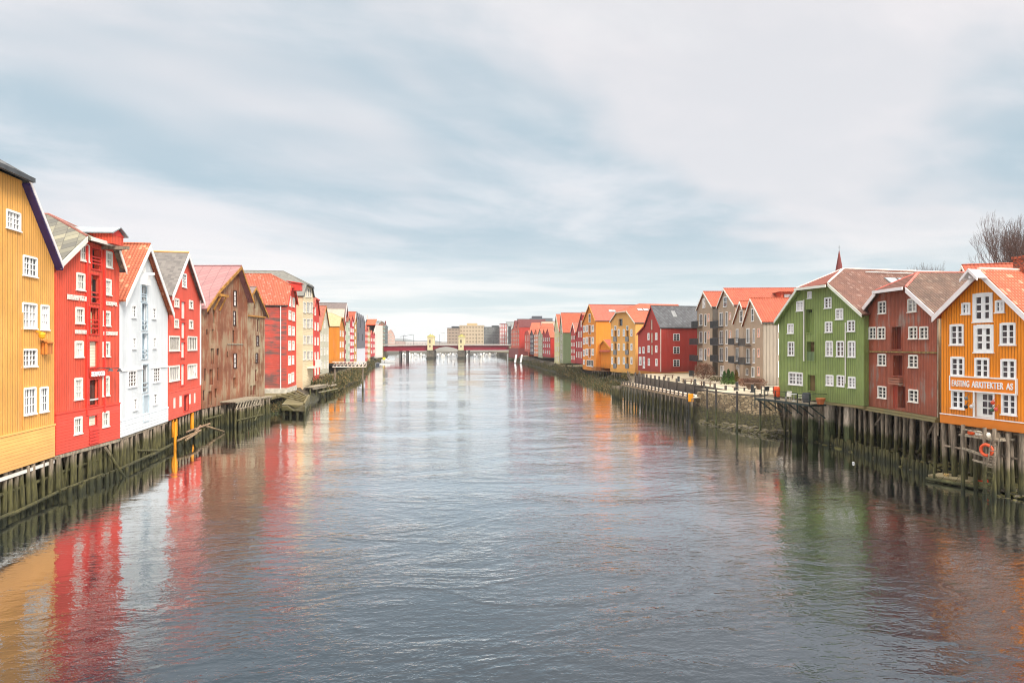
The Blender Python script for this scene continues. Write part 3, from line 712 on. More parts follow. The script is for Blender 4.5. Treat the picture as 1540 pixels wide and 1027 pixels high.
TPK = tiles(S(164, 74, 46), S(188, 98, 68), .6, key='tiles_pink', speck=S(214,160,140))
RSIDE = boards(S(200, 78, 62), 'H', .3, wear=.7, wearcol=(.13,.07,.06), stain=.3, key='red_side_weathered')
h = House('red_hoist_warehouse', 'red warehouse with a worn plank side wall, bright pantile roof and hoist hood', 'warehouse', 431, 109, 445.5, 117.6, 2.95)
for r in ((434.2,445,437.6,461),(439.7,448,443.2,462),(433.8,467,437.7,481),(439.3,469.6,443.2,482.6),(433.5,489.6,437.3,504.6),(438.7,491,442.8,504.6),(433.3,512.4,437.3,527),(438.7,512.8,442.6,526.4),(433.2,535,437,549),(438.7,534.8,442,547.9),(433.2,562,437,576.5),(438.2,560,442,574)):
    h.win(*r, 2, 2, frame=CREAMW, cas=.2, mun=.06, gl=GLASSG)
h.build([(431,458),(435.3,432),(441.5,433.5),(446,459)], 15, boards(S(238,72,42),'V',.25,stain=.08,key='red_orange'), TPK, trim=REDF, hip=(407, 415), side=RSIDE, ov=.3, barge=.25, gutter=DGREY, bottom=3.15)
mb = MB(); mb.box(-.15, h.L, -.1, 15, 2.3, 3.15); h.part(mb, 'plinth', paint(S(196,190,176), .15, .8, 'plinth_white'))
mb = MB(); mb.tube((-.15, .9, 2.9), (-.15, .9, 16.2), .09, n=8); h.part(mb, 'downpipe', PIPE)
mb = MB(); u, z = h.P(438.5, 434.5); mb.box(u-.9,u+.9,-1.6,.3,z-.3,z+.9); mb.plate([(u-1.2,-1.8,z+.8),(u+1.2,-1.8,z+.8),(u+1.2,.6,z+1.15),(u-1.2,.6,z+1.15)],.1); h.part(mb, 'hoist_hood', REDF)

CRM = boards(S(222, 202, 164), 'H', .3, stain=.05, key='cream_boards')
h = House('cream_warehouse', 'tall cream warehouse with rows of windows and a grey hipped roof', 'warehouse', 455, 124, 471, 138.5, 2.3)
for row in ((432.5,446.5),(410+29,410+29),):
    pass
for (a, b) in ((456,460),(461.5,466),(466.8,470.4)):
    for (c, d) in ((454.5,470.5),(479.5,493),(504.5,517),(528,541)): h.win(a, c, b, d, 2, 2, frame=CREAMW, cas=.12, gl=GLASS3)
for (a, b) in ((459.7,461.6),(462.3,464.8),(465.6,468)): h.win(a, 433.5, b, 447, 1, 2, frame=CREAMW, cas=.1, gl=GLASS3)
h.build([(455,445),(459.3,428.5),(468.2,431.5),(471,446)], 17, CRM, shingle(S(92,90,84), S(122,120,112), 'shingle_olive'), trim=DGREY, hip=(426, 407.5), ov=.25, barge=.2, side=boards(S(232,190,150),'H',.35,stain=.15,key='peach_side'), bottom=1.5)
mb = MB(); a = h.rect(462,546,471,549.5); mb.box(a[0], a[1], -1.6, 0, a[2]-.4, a[2]-.25); mb.box(a[0], a[1], -1.6, -1.5, a[2]-.3, a[3]+.7); h.part(mb, 'balcony', CREAMW)

# ------------------------------------------------------------------ more distant houses, both banks
LP = [(-38.5,132),(-42,150),(-44,165),(-46,181),(-94,500),(-140,800)]
RP = [(26.2,187),(22.3,216),(-1,500),(-30,850)]
def Yof(px, pts):
    s_ = (px-CX)/FPX
    for (x0, y0), (x1, y1) in zip(pts, pts[1:]):
        d = (x1-x0)-s_*(y1-y0); t = (s_*y0-x0)/d if abs(d) > 1e-9 else -1
        if -1e-6 <= t <= 1.000001: return y0+(y1-y0)*t
    return pts[-1][1]
def dist(name, label, xl, xr, prof, yb, wall, roof, bank='L', D=14, trim=None, cols=2, rows=4, wtop=None, wbot=None, YL=None, YR=None, hip=None, side=None, cat='warehouse', frame=None, gl=None, wh=.55, ww=.45, group=None, cap=True, ov=.2, nc=2, nr=2, flat=False, wr=None, barge=.25):
    pts = LP if bank == 'L' else RP
    a = YL or Yof(xl, pts); b = YR or Yof(xr, pts)
    zb = CAMZ-(yb-HY)*((a+b)/2)/FPX
    h = House(name, label, cat, xl, a, xr, b, zb, group)
    if cols:
        t = wtop if wtop else min(p[1] for p in prof)+8; bt = wbot or yb-3
        cu = [h.L*(i+.5)/cols for i in range(cols)]; zt = CAMZ+(HY-t)*((a+b)/2)/FPX; zl = CAMZ+(HY-bt)*((a+b)/2)/FPX
        P = [h.P(*p) for p in prof]
        for j in range(rows):
            zc = zt+(zl-zt)*(j+.5)/rows; hh = (zt-zl)/rows*wh
            for u in cu:
                w_ = h.L/cols*ww
                # keep inside the gable outline
                def top(x):
                    for q, r_ in zip(P, P[1:]):
                        if q[0] <= x <= r_[0]: return q[1]+(r_[1]-q[1])*(x-q[0])/max(1e-6, r_[0]-q[0])
                    return min(P[0][1], P[-1][1])
                if min(top(u-w_/2), top(u+w_/2)) < zc+hh/2+.3: continue
                h.win(0,0,0,0, nc, nr, uz=(u-w_/2, u+w_/2, zc-hh/2, zc+hh/2), frame=frame or CREAMW, gl=gl, cas=.14, mun=.06, sill=False)
    h.build(prof, D, wall, roof, trim=trim, ov=ov, eov=.2, hip=hip, side=side, cap=cap, barge=barge, th=.2)
    return h
TRD = tiles(S(154, 64, 38), S(176, 86, 56), .6, key='tiles_red', ts=1.5); TBR = tiles(S(150, 84, 66), S(176, 106, 84), .6, key='tiles_brown'); TPL = tiles(S(174,80,50), S(194,104,74), .5, key='tiles_salmon')
KH = shingle(S(150,136,96), S(176,160,120), 'shingle_khaki'); DKB = shingle(S(92,80,78), S(116,102,98), 'shingle_dark')
dist('red_gabled_warehouse', 'scarlet warehouse right beside the tall cream one', 471.8, 480, [(471.8,462),(473.5,450),(477.5,452),(480,474)], 572, boards(S(224,58,40),'V',.3,stain=.08,key='scarlet'), TBR, cols=2, rows=5, YL=140.5, YR=149, hip=3, wtop=458, trim=REDF)
h = dist('whitewashed_warehouse', 'peeling white warehouse with a steep narrow gable and brick red roof', 481, 494.5, [(481,497),(489.5,461.5),(494.5,492)], 562, boards(S(214,208,184),'V',.3,wear=.35,wearcol=(.4,.38,.26),stain=.2,key='whitewash'), TBR, cols=3, rows=4, YL=154, YR=166, wtop=478, trim=OGB, side=boards(S(222,92,56),'H',.3,key='orange_side'), gl=GLASS2)
h = dist('golden_warehouse', 'golden orange warehouse with a blank side wall and khaki roof', 510, 517.5, [(510,491),(512.2,478.5),(515,481),(517.5,494)], 545, boards(S(222,136,40),'V',.3,stain=.05,key='golden'), KH, cols=2, rows=3, YL=181, YR=195, hip=(499, 468), wtop=494, trim=OGB, D=16)
dist('beige_roofed_warehouse', 'warehouse with pale beige roof rising behind the golden one', 516.5, 518.5, [(516.5,478),(517.5,466),(518.5,478)], 545, boards(S(190,60,50),'V',.3,key='dull_red'), shingle(S(150,138,124), S(170,158,142), 'shingle_beige'), cols=0, YL=196, YR=204, D=14)
dist('maroon_tall_warehouse', 'tall maroon warehouse with dark brown roof and white corner board', 518.6, 523, [(518.6,478),(520.8,457),(523,476)], 545, boards(S(150,34,44),'V',.3,key='maroon'), DKB, cols=2, rows=5, YL=205, YR=216, D=17, wtop=474, trim=WHITE)
dist('sage_warehouse', 'slim pale sage green warehouse left of the red striped one', 523.2, 526.2, [(523.2,484),(524.7,478),(526.2,484)], 545, boards(S(186,200,176),'V',.3,key='sage'), TBR, cols=1, rows=5, wtop=484, ww=.4)
dist('striped_red_warehouse', 'red warehouse with two bright columns of white windows', 526.4, 532.2, [(526.4,486),(529.3,476),(532.2,485)], 545, boards(S(214,44,60),'V',.3,key='crimson'), TRD, cols=2, rows=6, wtop=482, ww=.5, wh=.62, frame=WHITE, gl=GLASSG, D=15)
dist('mustard_warehouse', 'slim mustard yellow warehouse beside the dark grey saw-tooth building', 532.4, 536.3, [(532.4,485),(534.4,470),(536.3,484)], 545, boards(S(206,154,70),'V',.3,key='mustard'), TRD, cols=1, rows=5, wtop=486, ww=.35, D=17, trim=WHITE)
# saw-tooth modern block
h = House('sawtooth_building', 'dark grey modern building with a saw-tooth top and white ground floor', 'office building', 536.8, Yof(536.8,LP), 549, Yof(549,LP), 2.2)
zt = h.P(543, 478)[1]
for i in range(4):
    for j in range(2):
        u = h.L*(i+.5)/4
        if (i+j) % 2: h.win(0,0,0,0,1,2,uz=(u-1.2,u+1.2,zt-4-j*5,zt-1-j*5),frame=DGREY,gl=GLASS,cas=.15)
P = []; zv = zt
prof = [('uz',0,zt-1.5)]
for i in range(4): prof += [('uz',h.L*(i+.02)/4+.1,zt+1.2+.0*i),('uz',h.L*(i+.85)/4,zt-1.2)]
prof.append(('uz',h.L,zt-1.4))
h.build(prof, 16, boards(S(110,108,116),'V',.5,stain=.05,key='slate_cladding'), paint(S(96,96,102),.1,.6,'slate_roof'), bands=[(h.P(543,524)[1], boards(S(222,222,230),'V',.5,stain=.03,key='white_cladding'))], ov=.1, eov=.01, cap=False, trim=None)
dist('vermilion_warehouse', 'low vermilion warehouse directly right of the saw-tooth building', 549.3, 553, [(549.3,497),(551.2,491),(553,497)], 543, boards(S(226,78,60),'V',.3,key='vermilion'), TRD, cols=2, rows=5, wtop=497)
dist('straw_warehouse', 'slim straw yellow warehouse between two red ones, left of the bridge', 553.2, 557, [(553.2,499),(555,492.5),(557,499)], 543, boards(S(200,174,112),'V',.3,key='straw'), TBR, cols=2, rows=5, wtop=498)
dist('low_red_warehouse', 'low twin red warehouse below the big orange-roofed block', 557.2, 564.5, [(557.2,504),(559,497.5),(561,504),(562.5,500),(564.5,507)], 536, boards(S(214,54,60),'V',.3,key='rosy_red'), TRD, cols=3, rows=3, wtop=507, cap=False)
h = House('orange_roofed_block', 'large white block with an orange roof band, behind the low red warehouses', 'building', 549.5, 372, 565, 372, 3.0)
h.win(0,0,0,0,2,1,uz=(h.L*.1,h.L*.25,24,26.3),frame=WHITE,gl=GLASSG)
h.build([('uz',0,21.2),('uz',.05,h.P(555,488.5)[1]),('uz',h.L-.05,h.P(555,488.5)[1]),('uz',h.L,21.2)], 20, boards(S(236,226,214),'V',.5,stain=.04,key='chalk'), paint(S(214,78,34),.08,.7,'orange_band'), ov=.1, cap=False)
mb = MB(); za, zb_ = h.P(555,488.6)[1], h.P(555,479.5)[1]; mb.slab([(0,-.3,za),(h.L-.4,-.3,za),(h.L-.4,6,zb_),(0,6,zb_)],(0,.4,.1)); h.part(mb, 'sloping_roof', paint(S(214,78,34),.08,.7,'orange_band'))
h = dist('pale_blue_office', 'light office building with a brick red upper floor, left of the green glass tower', 565.5, 570, [(565.5,484),(567.6,483.5),(570,484)], 540, boards(S(214,222,222),'V',.6,key='pale_cladding'), paint(S(150,150,145),.1,.7,'flat_roof'), cols=2, rows=7, wtop=486, gl=GLASS2, cap=False, cat='office building', YL=400, YR=440)
dist('green_glass_office', 'green glass and brick office building just left of the bridge', 571, 579, [(571,486),(573,483),(577,485),(579,488)], 532, boards(S(150,110,84),'H',.6,key='office_brick'), paint(S(120,124,120),.1,.7,'flat_roof2'), cols=4, rows=7, wtop=488, gl=glass('glass_green',(.06,.16,.12),.08), frame=paint(S(120,150,130),.1,.5,'green_frame'), ww=.7, wh=.7, cap=False, cat='office building', YL=470, YR=540)
h = dist('glass_tower_block', 'dark glazed block standing at the left bridge end', 579.2, 583.2, [(579.2,491),(581,489),(583.2,492)], 524, paint(S(80,96,96),.1,.5,'dark_panel'), paint(S(90,94,94),.1,.6,'flat_roof3'), cols=3, rows=6, wtop=493, gl=GLASS2, frame=DGREY, ww=.7, cap=False, cat='office building', YL=545, YR=575)
mb = MB(); mb.tube((h.L*.98,2,8),(h.L*.98,2,h.P(583.5,483)[1]),.5,n=10); h.part(mb, 'chimney', paint(S(120,44,44),.1,.7,'brick_stack'))
h = dist('curved_pink_building', 'rounded pinkish apartment building beyond the left bridge end', 584, 594, [(584,498),(587.5,496),(590.5,499),(593,505),(594,511)], 520, paint(S(212,172,156),.05,.7,'pink_render'), paint(S(196,160,146),.1,.7,'pink_roof'), cols=5, rows=4, wtop=501, gl=GLASS2, ww=.6, wh=.5, cap=False, cat='apartment building', YL=620, YR=650)
# ================================================================== right bank
ORG = boards(S(252, 146, 14), 'V', .22, stain=.12, key='orange_boards')
h = House('orange_office_house', 'orange wooden house with FASTING ARKITEKTER AS sign, nearest on the right bank', 'house', 1415.5, 50.5, 1547, 44.0, 4.3)
GW = glass('glass_window', (.07,.06,.065), .1, .35)
for r in ((1446.5,455.5,1459.5,473),(1497,451.8,1511.3,470.5)): h.win(*r, 2, 2, cas=.16, mun=.06, gl=GW)
h.win(1463.5,441,1493.5,484.5, 2, 3, cas=.26, mun=.10, gl=GW, label='tall attic double window')
h.win(1465,488.5,1494.8,530.5, 2, 3, cas=.26, mun=.10, gl=GW, label='tall double window under the attic')
for r in ((1429,488,1449.8,519.3),(1504.3,485.8,1528,519.2),(1430,536.8,1450.8,566),(1466.2,538.3,1488.2,568.5),(1505.3,540.3,1528.8,570.5),(1431,586.5,1451,615),(1506.3,591.5,1529.6,624.3)):
    h.win(*r, 2, 3, cas=.14, mun=.06, gl=GW)
d = h.opening(1466.5,589.5,1494,628.5, .16, paint(S(228,226,220),.03,.5,'door_white'), 'double_door', WHITE, cas=.12)
a = h.rect(1476,592,1493,624)
mb = MB()
for i in range(2):
    for j in range(3):
        x0 = a[0]+(a[1]-a[0])*i/2+.05; z0_ = a[2]+(a[3]-a[2])*j/3+.05; mb.box(x0, x0+(a[1]-a[0])/2-.12, .06, .1, z0_, z0_+(a[3]-a[2])/3-.12)
h.part(mb, 'pane', GW, d)
h.build([(1415.5,473.5),(1480,409.5),(1547,474)], 14, ORG, tiles(S(176, 76, 44), S(198, 98, 64), .5, key='tiles_bright', speck=S(240,180,150)), trim=paint(S(238,234,226), .03, .5, 'warm_white'), ov=.45, barge=.26, eov=.45, cap=paint(S(232,190,170),.1,.6,'pale_cap'), th=.2)
mb = MB(); mb.box(-.02, h.L+.02, -.1, 0, 4.28, 4.95); h.part(mb, 'skirt_board', boards(S(236,132,18),'H',.7,stain=.04,key='orange_skirt'))
mb = MB(); mb.box(-.02, h.L+.02, -.14, -.09, 4.93, 5.0); h.part(mb, 'drip_board', WHITE)
# sign
a = h.rect(1431.6,567.5,1529.5,589); mb = MB(); t = .09
zt_, zb_ = h.P(1480,568.8)[1], h.P(1480,588.5)[1]
mb.box(a[0], a[1], -.13, -.02, zb_, zt_); sg = h.part(mb, 'sign_board', boards(S(238,132,20),'H',2.0,stain=.02,key='sign_orange'))
mb = MB(); mb.box(a[0]-t, a[1]+t, -.17, -.02, zt_, zt_+t); mb.box(a[0]-t, a[1]+t, -.17, -.02, zb_-t, zb_); mb.box(a[0]-t, a[0], -.168, -.02, zb_, zt_); mb.box(a[1], a[1]+t, -.168, -.02, zb_, zt_); h.part(mb, 'sign_frame', WHITE, sg)
zc = (zt_+zb_)/2; hh = (zt_-zb_)*.25
w_ = a[1]-a[0]
for txt, f0, f1 in (('FASTING', .03, .315), ('ARKITEKTER', .355, .835), ('AS', .875, .97)):
    h.part(text_mb(txt, a[0]+w_*f0, a[0]+w_*f1, zc-hh, zc+hh, -.18, .05, .02, 1.08), 'sign_letters', WHITE, sg)
# projecting hoist gable
uc, zr = h.ridge
mb = MB(); dz = .62
for sgn in (-1, 1):
    mb.plate([(uc, -1.3, zr+.12), (uc+sgn*dz, -1.3, zr-.5), (uc+sgn*dz, .2, zr-.5), (uc, .2, zr+.12)], .08)
hg = h.part(mb, 'hoist_gable', MATS['warm_white'])
mb = MB()
for sgn in (-1, 1): mb.prism([(uc, zr+.23), (uc+sgn*(dz+.06), zr-.45), (uc+sgn*(dz+.06), zr-.66), (uc, zr)], -1.37, -1.3)
mb.box(uc-.07, uc+.07, -1.25, .2, zr-.45, zr-.28)
h.part(mb, 'bargeboard', MATS['warm_white'], hg)
# chimney
mb = MB(); q = (uc, 3.0); mb.box(uc-.45, uc+.45, 3.0, 4.1, zr-.3, zr+1.05); mb.box(uc-.52, uc+.52, 2.93, 4.17, zr+1.0, zr+1.2)
h.part(mb, 'chimney', stone('brick', S(196,104,72), S(170,84,60), 4.0, None, (.25,.18,.14)))
h.piles((.2,), .95, 4.3, .19, lean=.02); h.piles((1.3, 2.6, 4.2), 1.0, 4.3, .15, lean=.04)
h.logs([((0,.1,2.6),(h.L,.2,2.5)),((.5,.4,4.1),(h.L,.4,4.1)),((1.8,1.2,3.4),(3.6,1.1,3.5)),((3,1.3,1.4),(5,.9,3.8)),((0,2.5,2.0),(h.L,2.5,2.1))], .09)
for px, py, c, nm in ((1458,599,S(110,112,112),'grey'),(1457.5,611.5,S(40,42,44),'black'),(1466,611,S(222,216,210),'white'),(1498,605.5,S(214,74,40),'orange'),(1497,616.5,S(46,92,64),'green'),(1503,615.5,S(216,84,70),'red')):
    u, z = h.P(px, py); mb = MB(); r = .13
    mb.lathe([(r*math.cos(R(t)), r*math.sin(R(t))) for t in range(-80, 81, 20)], 12, (u, -.28, z)); mb.tube((u,-.28,z+r*.9),(u,-.05,z+r+.18),.02,n=5)
    tag(h.part(mb, 'net_float', paint(c, .1, .5, nm+'_float'), smooth=True), nm+' round float on a cord')
orange_h = h

BRN = boards(S(168, 86, 60), 'V', .2, wear=.42, wearcol=(.30,.22,.18), stain=.22, key='barn_red_worn')
h = House('rust_red_house', 'rust red weathered wooden house with a mottled tile roof, between green and orange ones', 'house', 1299.8, 64.3, 1411, 53.7, 4.35)
for r in ((1321,453.5,1333,472),(1365.6,449.5,1379,469.5),(1307,492,1318,510),(1320,492,1332,510),(1367,491.3,1380,510),(1383.3,491.3,1396.4,510),(1320.5,532.5,1333,550),(1366.6,534,1381,553),(1320.5,581,1333.5,599),(1367,586,1381.5,605)):
    h.win(*r, 2, 3, cas=.1, mun=.05, frame=CREAMW, gl=GLASS2 if r[0] in (1365.6,) else GLASS)
DRD = boards(S(120,46,30),'V',.25,stain=.1,key='brown_red_door')
h.opening(1342,491.5,1356,525, .5, DRD, 'hoist_door', BRN); h.opening(1344,534,1358,565, .5, DRD, 'hoist_door', BRN)
h.opening(1350,581,1361.5,613.5, .5, DRD, 'hoist_door'); h.opening(1342.5,580,1349.6,614, .1, boards(S(168,56,30),'V',.25,key='bright_red_door'), 'sliding_door')
mb = MB(); a = h.rect(1341,567.5,1358.5,578)
for i in range(3): mb.box(a[0], a[1], -.35, -.02, a[2]+(a[3]-a[2])*i/3, a[2]+(a[3]-a[2])*(i+.8)/3)
h.part(mb, 'slatted_sill', boards(S(150,90,66),'H',.2,wear=.5,key='sill_slats'))
ML = tiles(S(82, 62, 50), S(114, 86, 70), .8, key='tiles_mottled', speck=S(142,122,106))
h.build([(1300.5,470),(1324,440.4),(1370,435.2),(1408.5,470)], 15, BRN, ML, trim=paint(S(238,234,226), .03, .5, 'warm_white'), hip=(1381, 412), ov=.45, barge=.26, hipmat=tiles(S(96,54,40), S(118,70,52), .5, key='tiles_hip'), cap=paint(S(206,110,96),.15,.7,'rose_cap'))
h.strip('ledge_board', pile_mat('mossy_board', (.26,.19,.06), (.2,.2,.06)), 0,0,0,0, .12, uz=(0, h.L, h.P(1352,529.5)[1]-.05, h.P(1352,529.5)[1]+.06))
MOSB = boards(S(134,118,72),'H',.22,wear=.6,wearcol=(.16,.15,.07),stain=.3,key='mossy_beam')
mb = MB(); mb.box(-.15, h.L+.3, -.45, .4, 3.95, 4.15); mb.box(-.1, h.L+.25, -.35, .4, 4.17, 4.33); h.part(mb, 'sill_beam', MOSB)
mb = MB(); mb.box(h.L-.02, h.L+.1, -.05, .3, 3.9, h.P(1411,477)[1]); h.part(mb, 'corner_board', boards(S(190,170,130),'V',.3,wear=.4,key='pale_corner'))
h.pipe(1412.5, 470, 655, WOODG, .07)
h.piles((.1,), 1.25, 4.0, .2, lean=.01); h.piles((1.3, 2.6, 4.2), 1.0, 4.0, .15, lean=.04)
h.logs([((1.2,.3,2.6),(2.6,.5,4.0)),((h.L-3.2,.4,1.0),(h.L-1.0,.4,3.8)),((h.L*.4,2.8,3.0),(h.L,2.8,3.0)),((h.L*.4,2.8,1.9),(h.L,2.8,2.0))], .1)

GRN = boards(S(140, 158, 88), 'V', .24, stain=.18, key='green_boards')
h = House('green_house', 'large green wooden house with a mottled red tile roof and terrace deck', 'house', 1171.5, 75.2, 1299.3, 63.4, 4.35)
for r in ((1214.8,438.5,1221,449),(1198,453,1208.7,468),(1240,447.6,1251,463.8),(1257,464.2,1268.6,480.8),(1184.5,487,1194,501.8),(1241,483.8,1252,500),(1274.4,482,1286.3,498.8),(1185.2,514,1194.9,535),(1242,513,1253,536),(1258,513,1269.7,536.5),(1275.4,513,1287,537.4),(1242.4,564,1254,580),(1258.8,564.6,1270.4,581.3),(1275.8,566.7,1287.2,583.4)):
    h.win(*r, 2, 3, cas=.12, mun=.06, gl=random.choice((GLASSG, GLASS2, GLASS3)))
h.win(1186.3,560,1207.8,579, 4, 3, cas=.14, mun=.07, gl=GLASS2)
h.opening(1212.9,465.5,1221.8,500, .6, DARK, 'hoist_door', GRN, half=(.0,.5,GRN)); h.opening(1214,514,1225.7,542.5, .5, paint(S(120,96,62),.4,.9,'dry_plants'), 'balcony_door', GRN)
mb = MB(); a = h.rect(1214,529,1225.7,543); mb.box(a[0], a[1], -.06, 0, a[2], a[3]); h.part(mb, 'balcony_front', boards(S(112,134,88),'V',.2,key='green_panel'))
h.opening(1215.5,564,1226.5,588, .3, boards(S(120,98,58),'V',.5,key='olive_door'), 'door', GRN)
h.build([(1171.5,482),(1203.5,436.2),(1250.8,428.4),(1297,470)], 16, GRN, tiles(S(94, 58, 46), S(124, 82, 66), .8, key='tiles_speckled', speck=S(158,130,116)), trim=paint(S(228,228,214), .03, .5, 'greenish_white'), hip=(1269, 403), ov=.45, barge=.16, edge=GRN, hipmat=tiles(S(120,56,40), S(138,72,54), .5, key='tiles_hip2'), cap=paint(S(222,206,196),.1,.6,'cap_white'))
h.pipe(1210, 451, 543, CREAMW, .07); h.pipe(1272.7, 485, 577, CREAMW, .06)
# skylight on the near slope, snow guards
P = h.prof; s2 = (P[2][1]-P[3][1])/(P[2][0]-P[3][0]); 
def onroof(h, side, t, y, lift=.22):
    a = h.prof[-1] if side else h.prof[0]; b = h.ridge; return Vector((a[0]+(b[0]-a[0])*t, y, a[1]+(b[1]-a[1])*t+lift))
def skylight(h, t0, t1, y0, y1, n=1):
    for i in range(n):
        a, b = y0+(y1-y0)*i/n, y0+(y1-y0)*(i+.9)/n
        mb = MB(); mb.plate([onroof(h,1,t0,a), onroof(h,1,t1,a), onroof(h,1,t1,b), onroof(h,1,t0,b)], .1); f = h.part(mb, 'skylight', paint(S(120,122,122),.1,.4,'sky_frame'))
        mb = MB(); d = .12*(b-a); e_ = .1*(t1-t0); mb.plate([onroof(h,1,t0+e_,a+d,.33), onroof(h,1,t1-e_,a+d,.33), onroof(h,1,t1-e_,b-d,.33), onroof(h,1,t0+e_,b-d,.33)], .02); h.part(mb, 'pane', glass('skylight_glass', (.5,.53,.56), .1), f)
skylight(h, .58, .78, 7.2, 10.4, 2)
mb = MB(); mb.tube(onroof(h,1,.87,5.5,.45), onroof(h,1,.87,14,.45), .05, n=6); mb.tube(onroof(h,1,.3,6,.45), onroof(h,1,.3,10,.45), .05, n=6); h.part(mb, 'snow_guard', PIPE)
mb = MB(); mb.box(h.L*.5, h.L+.1, -.15, .4, 4.1, 4.33); h.part(mb, 'sill_beam', MOSB)
CONC = pile_mat('concrete_pier', (.42,.35,.27), (.055,.065,.022), (.03,.033,.015), 2.3)
for u in (2.4, 4.9, 7.2, 9.9, 12.2, 14.2):
    if u < h.L-.3:
        mb = MB(); mb.box(u-.33, u+.33, 0.1, .8, -.9, 4.1); h.part(mb, 'concrete_pier', CONC)
h.piles((.5, 1.8, 3.4), 1.0, 4.2, .14, lean=.02)
green_h = h
# terrace deck on the green house
DG = paint(S(34,52,50), .15, .5, 'dark_green_metal')
t = empty('terrace_deck', (h.root.location.x, h.root.location.y, 0), h.root.rotation_euler.z, 'timber terrace deck on dark green brackets, fixed to the green house above the water', 'terrace')
u0, u1 = -1.3, h.P(1244.5, 595)[0]
mb = MB()
for i in range(10): mb.box(u0, u1, -2.1+.21*i, -2.1+.21*i+.19, 4.14, 4.2)
mb.build('decking', WOODG, t)
mb = MB(); mb.box(u0, u1, -2.2, -2.1, 3.95, 4.15); mb.box(u0, u1, -.5, -.3, 3.95, 4.13)
for i in range(6):
    u = u0+.2+(u1-u0-.4)*i/5; mb.beam((u, -2.1, 4.0), (u, .0, 4.0), .1, .14); mb.beam((u, -1.9, 3.95), (u, -.1, 2.7), .08, .1)
mb.build('bracket_frame', DG, t)
mb = MB()
for i in range(6):
    u = u0+(u1-u0)*i/5; mb.box(u-.04, u+.04, -2.18, -2.1, 3.1 if i < 5 else 4.1, 5.15)
mb.box(u0, u1, -2.17, -2.11, 5.1, 5.15); mb.box(u1-.04, u1+.04, -2.1, -.1, 5.1, 5.15)
for z in (4.45, 4.67, 4.89): mb.box(u0, u1, -2.15, -2.13, z, z+.015); mb.box(u1-.01, u1+.01, -2.1, -.1, z, z+.015)
mb.build('railing', DG, t)
def at(h, px, w, z): 
    u = h.P(px, HY, w)[0]; q = h.A+h.e*u+h.n*w; return Vector((q.x, q.y, z))
rz = h.root.rotation_euler.z
def chair(loc, rot, mat, label, group=None):
    c = empty('terrace_chair', loc, rot, label, 'chair', group)
    m1 = MB(); m1.box(-.25,.25,-.25,.25,.40,.45); m1.build('seat', mat, c)
    m1 = MB(); m1.slab([(-.25,.22,.45),(.25,.22,.45),(.25,.34,.95),(-.25,.34,.95)],(0,.04,0)); m1.build('backrest', mat, c)
    for x in (-.23,.23):
        for y in (-.23,.23): m1 = MB(); m1.beam((x,y,0),(x,y,.42),.04,.04); m1.build('leg', mat, c)
        m1 = MB(); m1.beam((x,-.25,.65),(x,.28,.68),.06,.03); m1.build('armrest', mat, c)
    return c
chair(at(h,1185.5,-1.35,4.2), rz+R(35), MATS['cream_paint'], 'white armchair at the left end of the terrace deck, beside the wide window')
chair(at(h,1203,-1.35,4.2), rz-R(30), MATS['cream_paint'], 'white armchair on the terrace deck next to the dark barrel')
t = empty('terrace_table', at(h,1194,-1.35,4.2), rz, 'small grey table between the two white armchairs on the deck', 'table')
mb = MB(); mb.lathe([(.4,.7),(.4,.74)],14); mb.build('tabletop', PIPE, t); mb = MB(); mb.tube((0,0,0),(0,0,.7),.04); mb.lathe([(.22,0),(.2,.03)],10); mb.build('leg', PIPE, t)
mb = MB(); mb.lathe([(.33,0),(.42,.35),(.43,.7),(.36,1.0),(.33,1.0)],16); o = mb.build('barrel', paint(S(78,80,84),.15,.6,'barrel_grey')); o.location = at(h,1213,-1.3,4.2); tag(o, 'dark grey barrel standing on the terrace deck', 'barrel')
t = empty('potted_plant', at(h,1234,-1.35,4.2), 0, 'terracotta pot with a brown plant at the right end of the deck', 'potted plant')
mb = MB(); mb.lathe([(.28,0),(.42,.5),(.46,.52),(.44,.6),(.3,.6)],14); mb.build('pot', paint(S(184,104,58),.15,.8,'terracotta'), t)

# ------------------------------------------------------------------ grey apartment houses
GRY = boards(S(182, 158, 134), 'V', .25, stain=.08, key='grey_boards'); GRYL = boards(S(168, 156, 142), 'V', .5, stain=.05, key='grey_light'); 
PK = paint(S(238,190,170),.05,.6,'pink_shutter')
def balcony(h, x0, x1, y0, y1, dep=1.0):
    u0, u1, z0_, z1_ = h.rect(x0, y0, x1, y1); mb = MB(); mb.box(u0, u1, -dep, 0, z0_-.15, z0_); b = h.part(mb, 'balcony', DGREY)
    mb = MB(); mb.box(u0, u1, -dep, -dep+.04, z1_-.06, z1_); mb.box(u0, u0+.04, -dep, 0, z1_-.06, z1_); mb.box(u1-.04, u1, -dep, 0, z1_-.06, z1_)
    n = max(4, int((u1-u0)/.16))
    for i in range(n+1): x = u0+(u1-u0)*i/n; mb.box(x-.02, x+.02, -dep, -dep+.03, z0_, z1_-.06)
    for i in range(5): y = -dep+dep*i/5; mb.box(u0, u0+.03, y-.02, y+.02, z0_, z1_-.06)
    h.part(mb, 'railing', DGREY, b)
NW = dict(frame=WHITE, cas=.1, mun=.05)
h = House('near_grey_apartment_house', 'grey apartment house next to the green house, with a steep gable and orange roof', 'apartment house', 1118, 113.5, 1147.5, 104, 4.0)
h.win(1130,464,1133.8,483.5, 1, 2, **NW)
for y in (494, 524, 552): 
    if y < 550: h.win(1122.8,y,1127.5,y+22, 2, 1, **NW); h.win(1132.5,y,1135.5,y+22, 1, 1, gl=GLASS, **NW)
    h.win(1139.3,y,1142.8,y+13, 1, 2, frame=PK, gl=GLASSG)
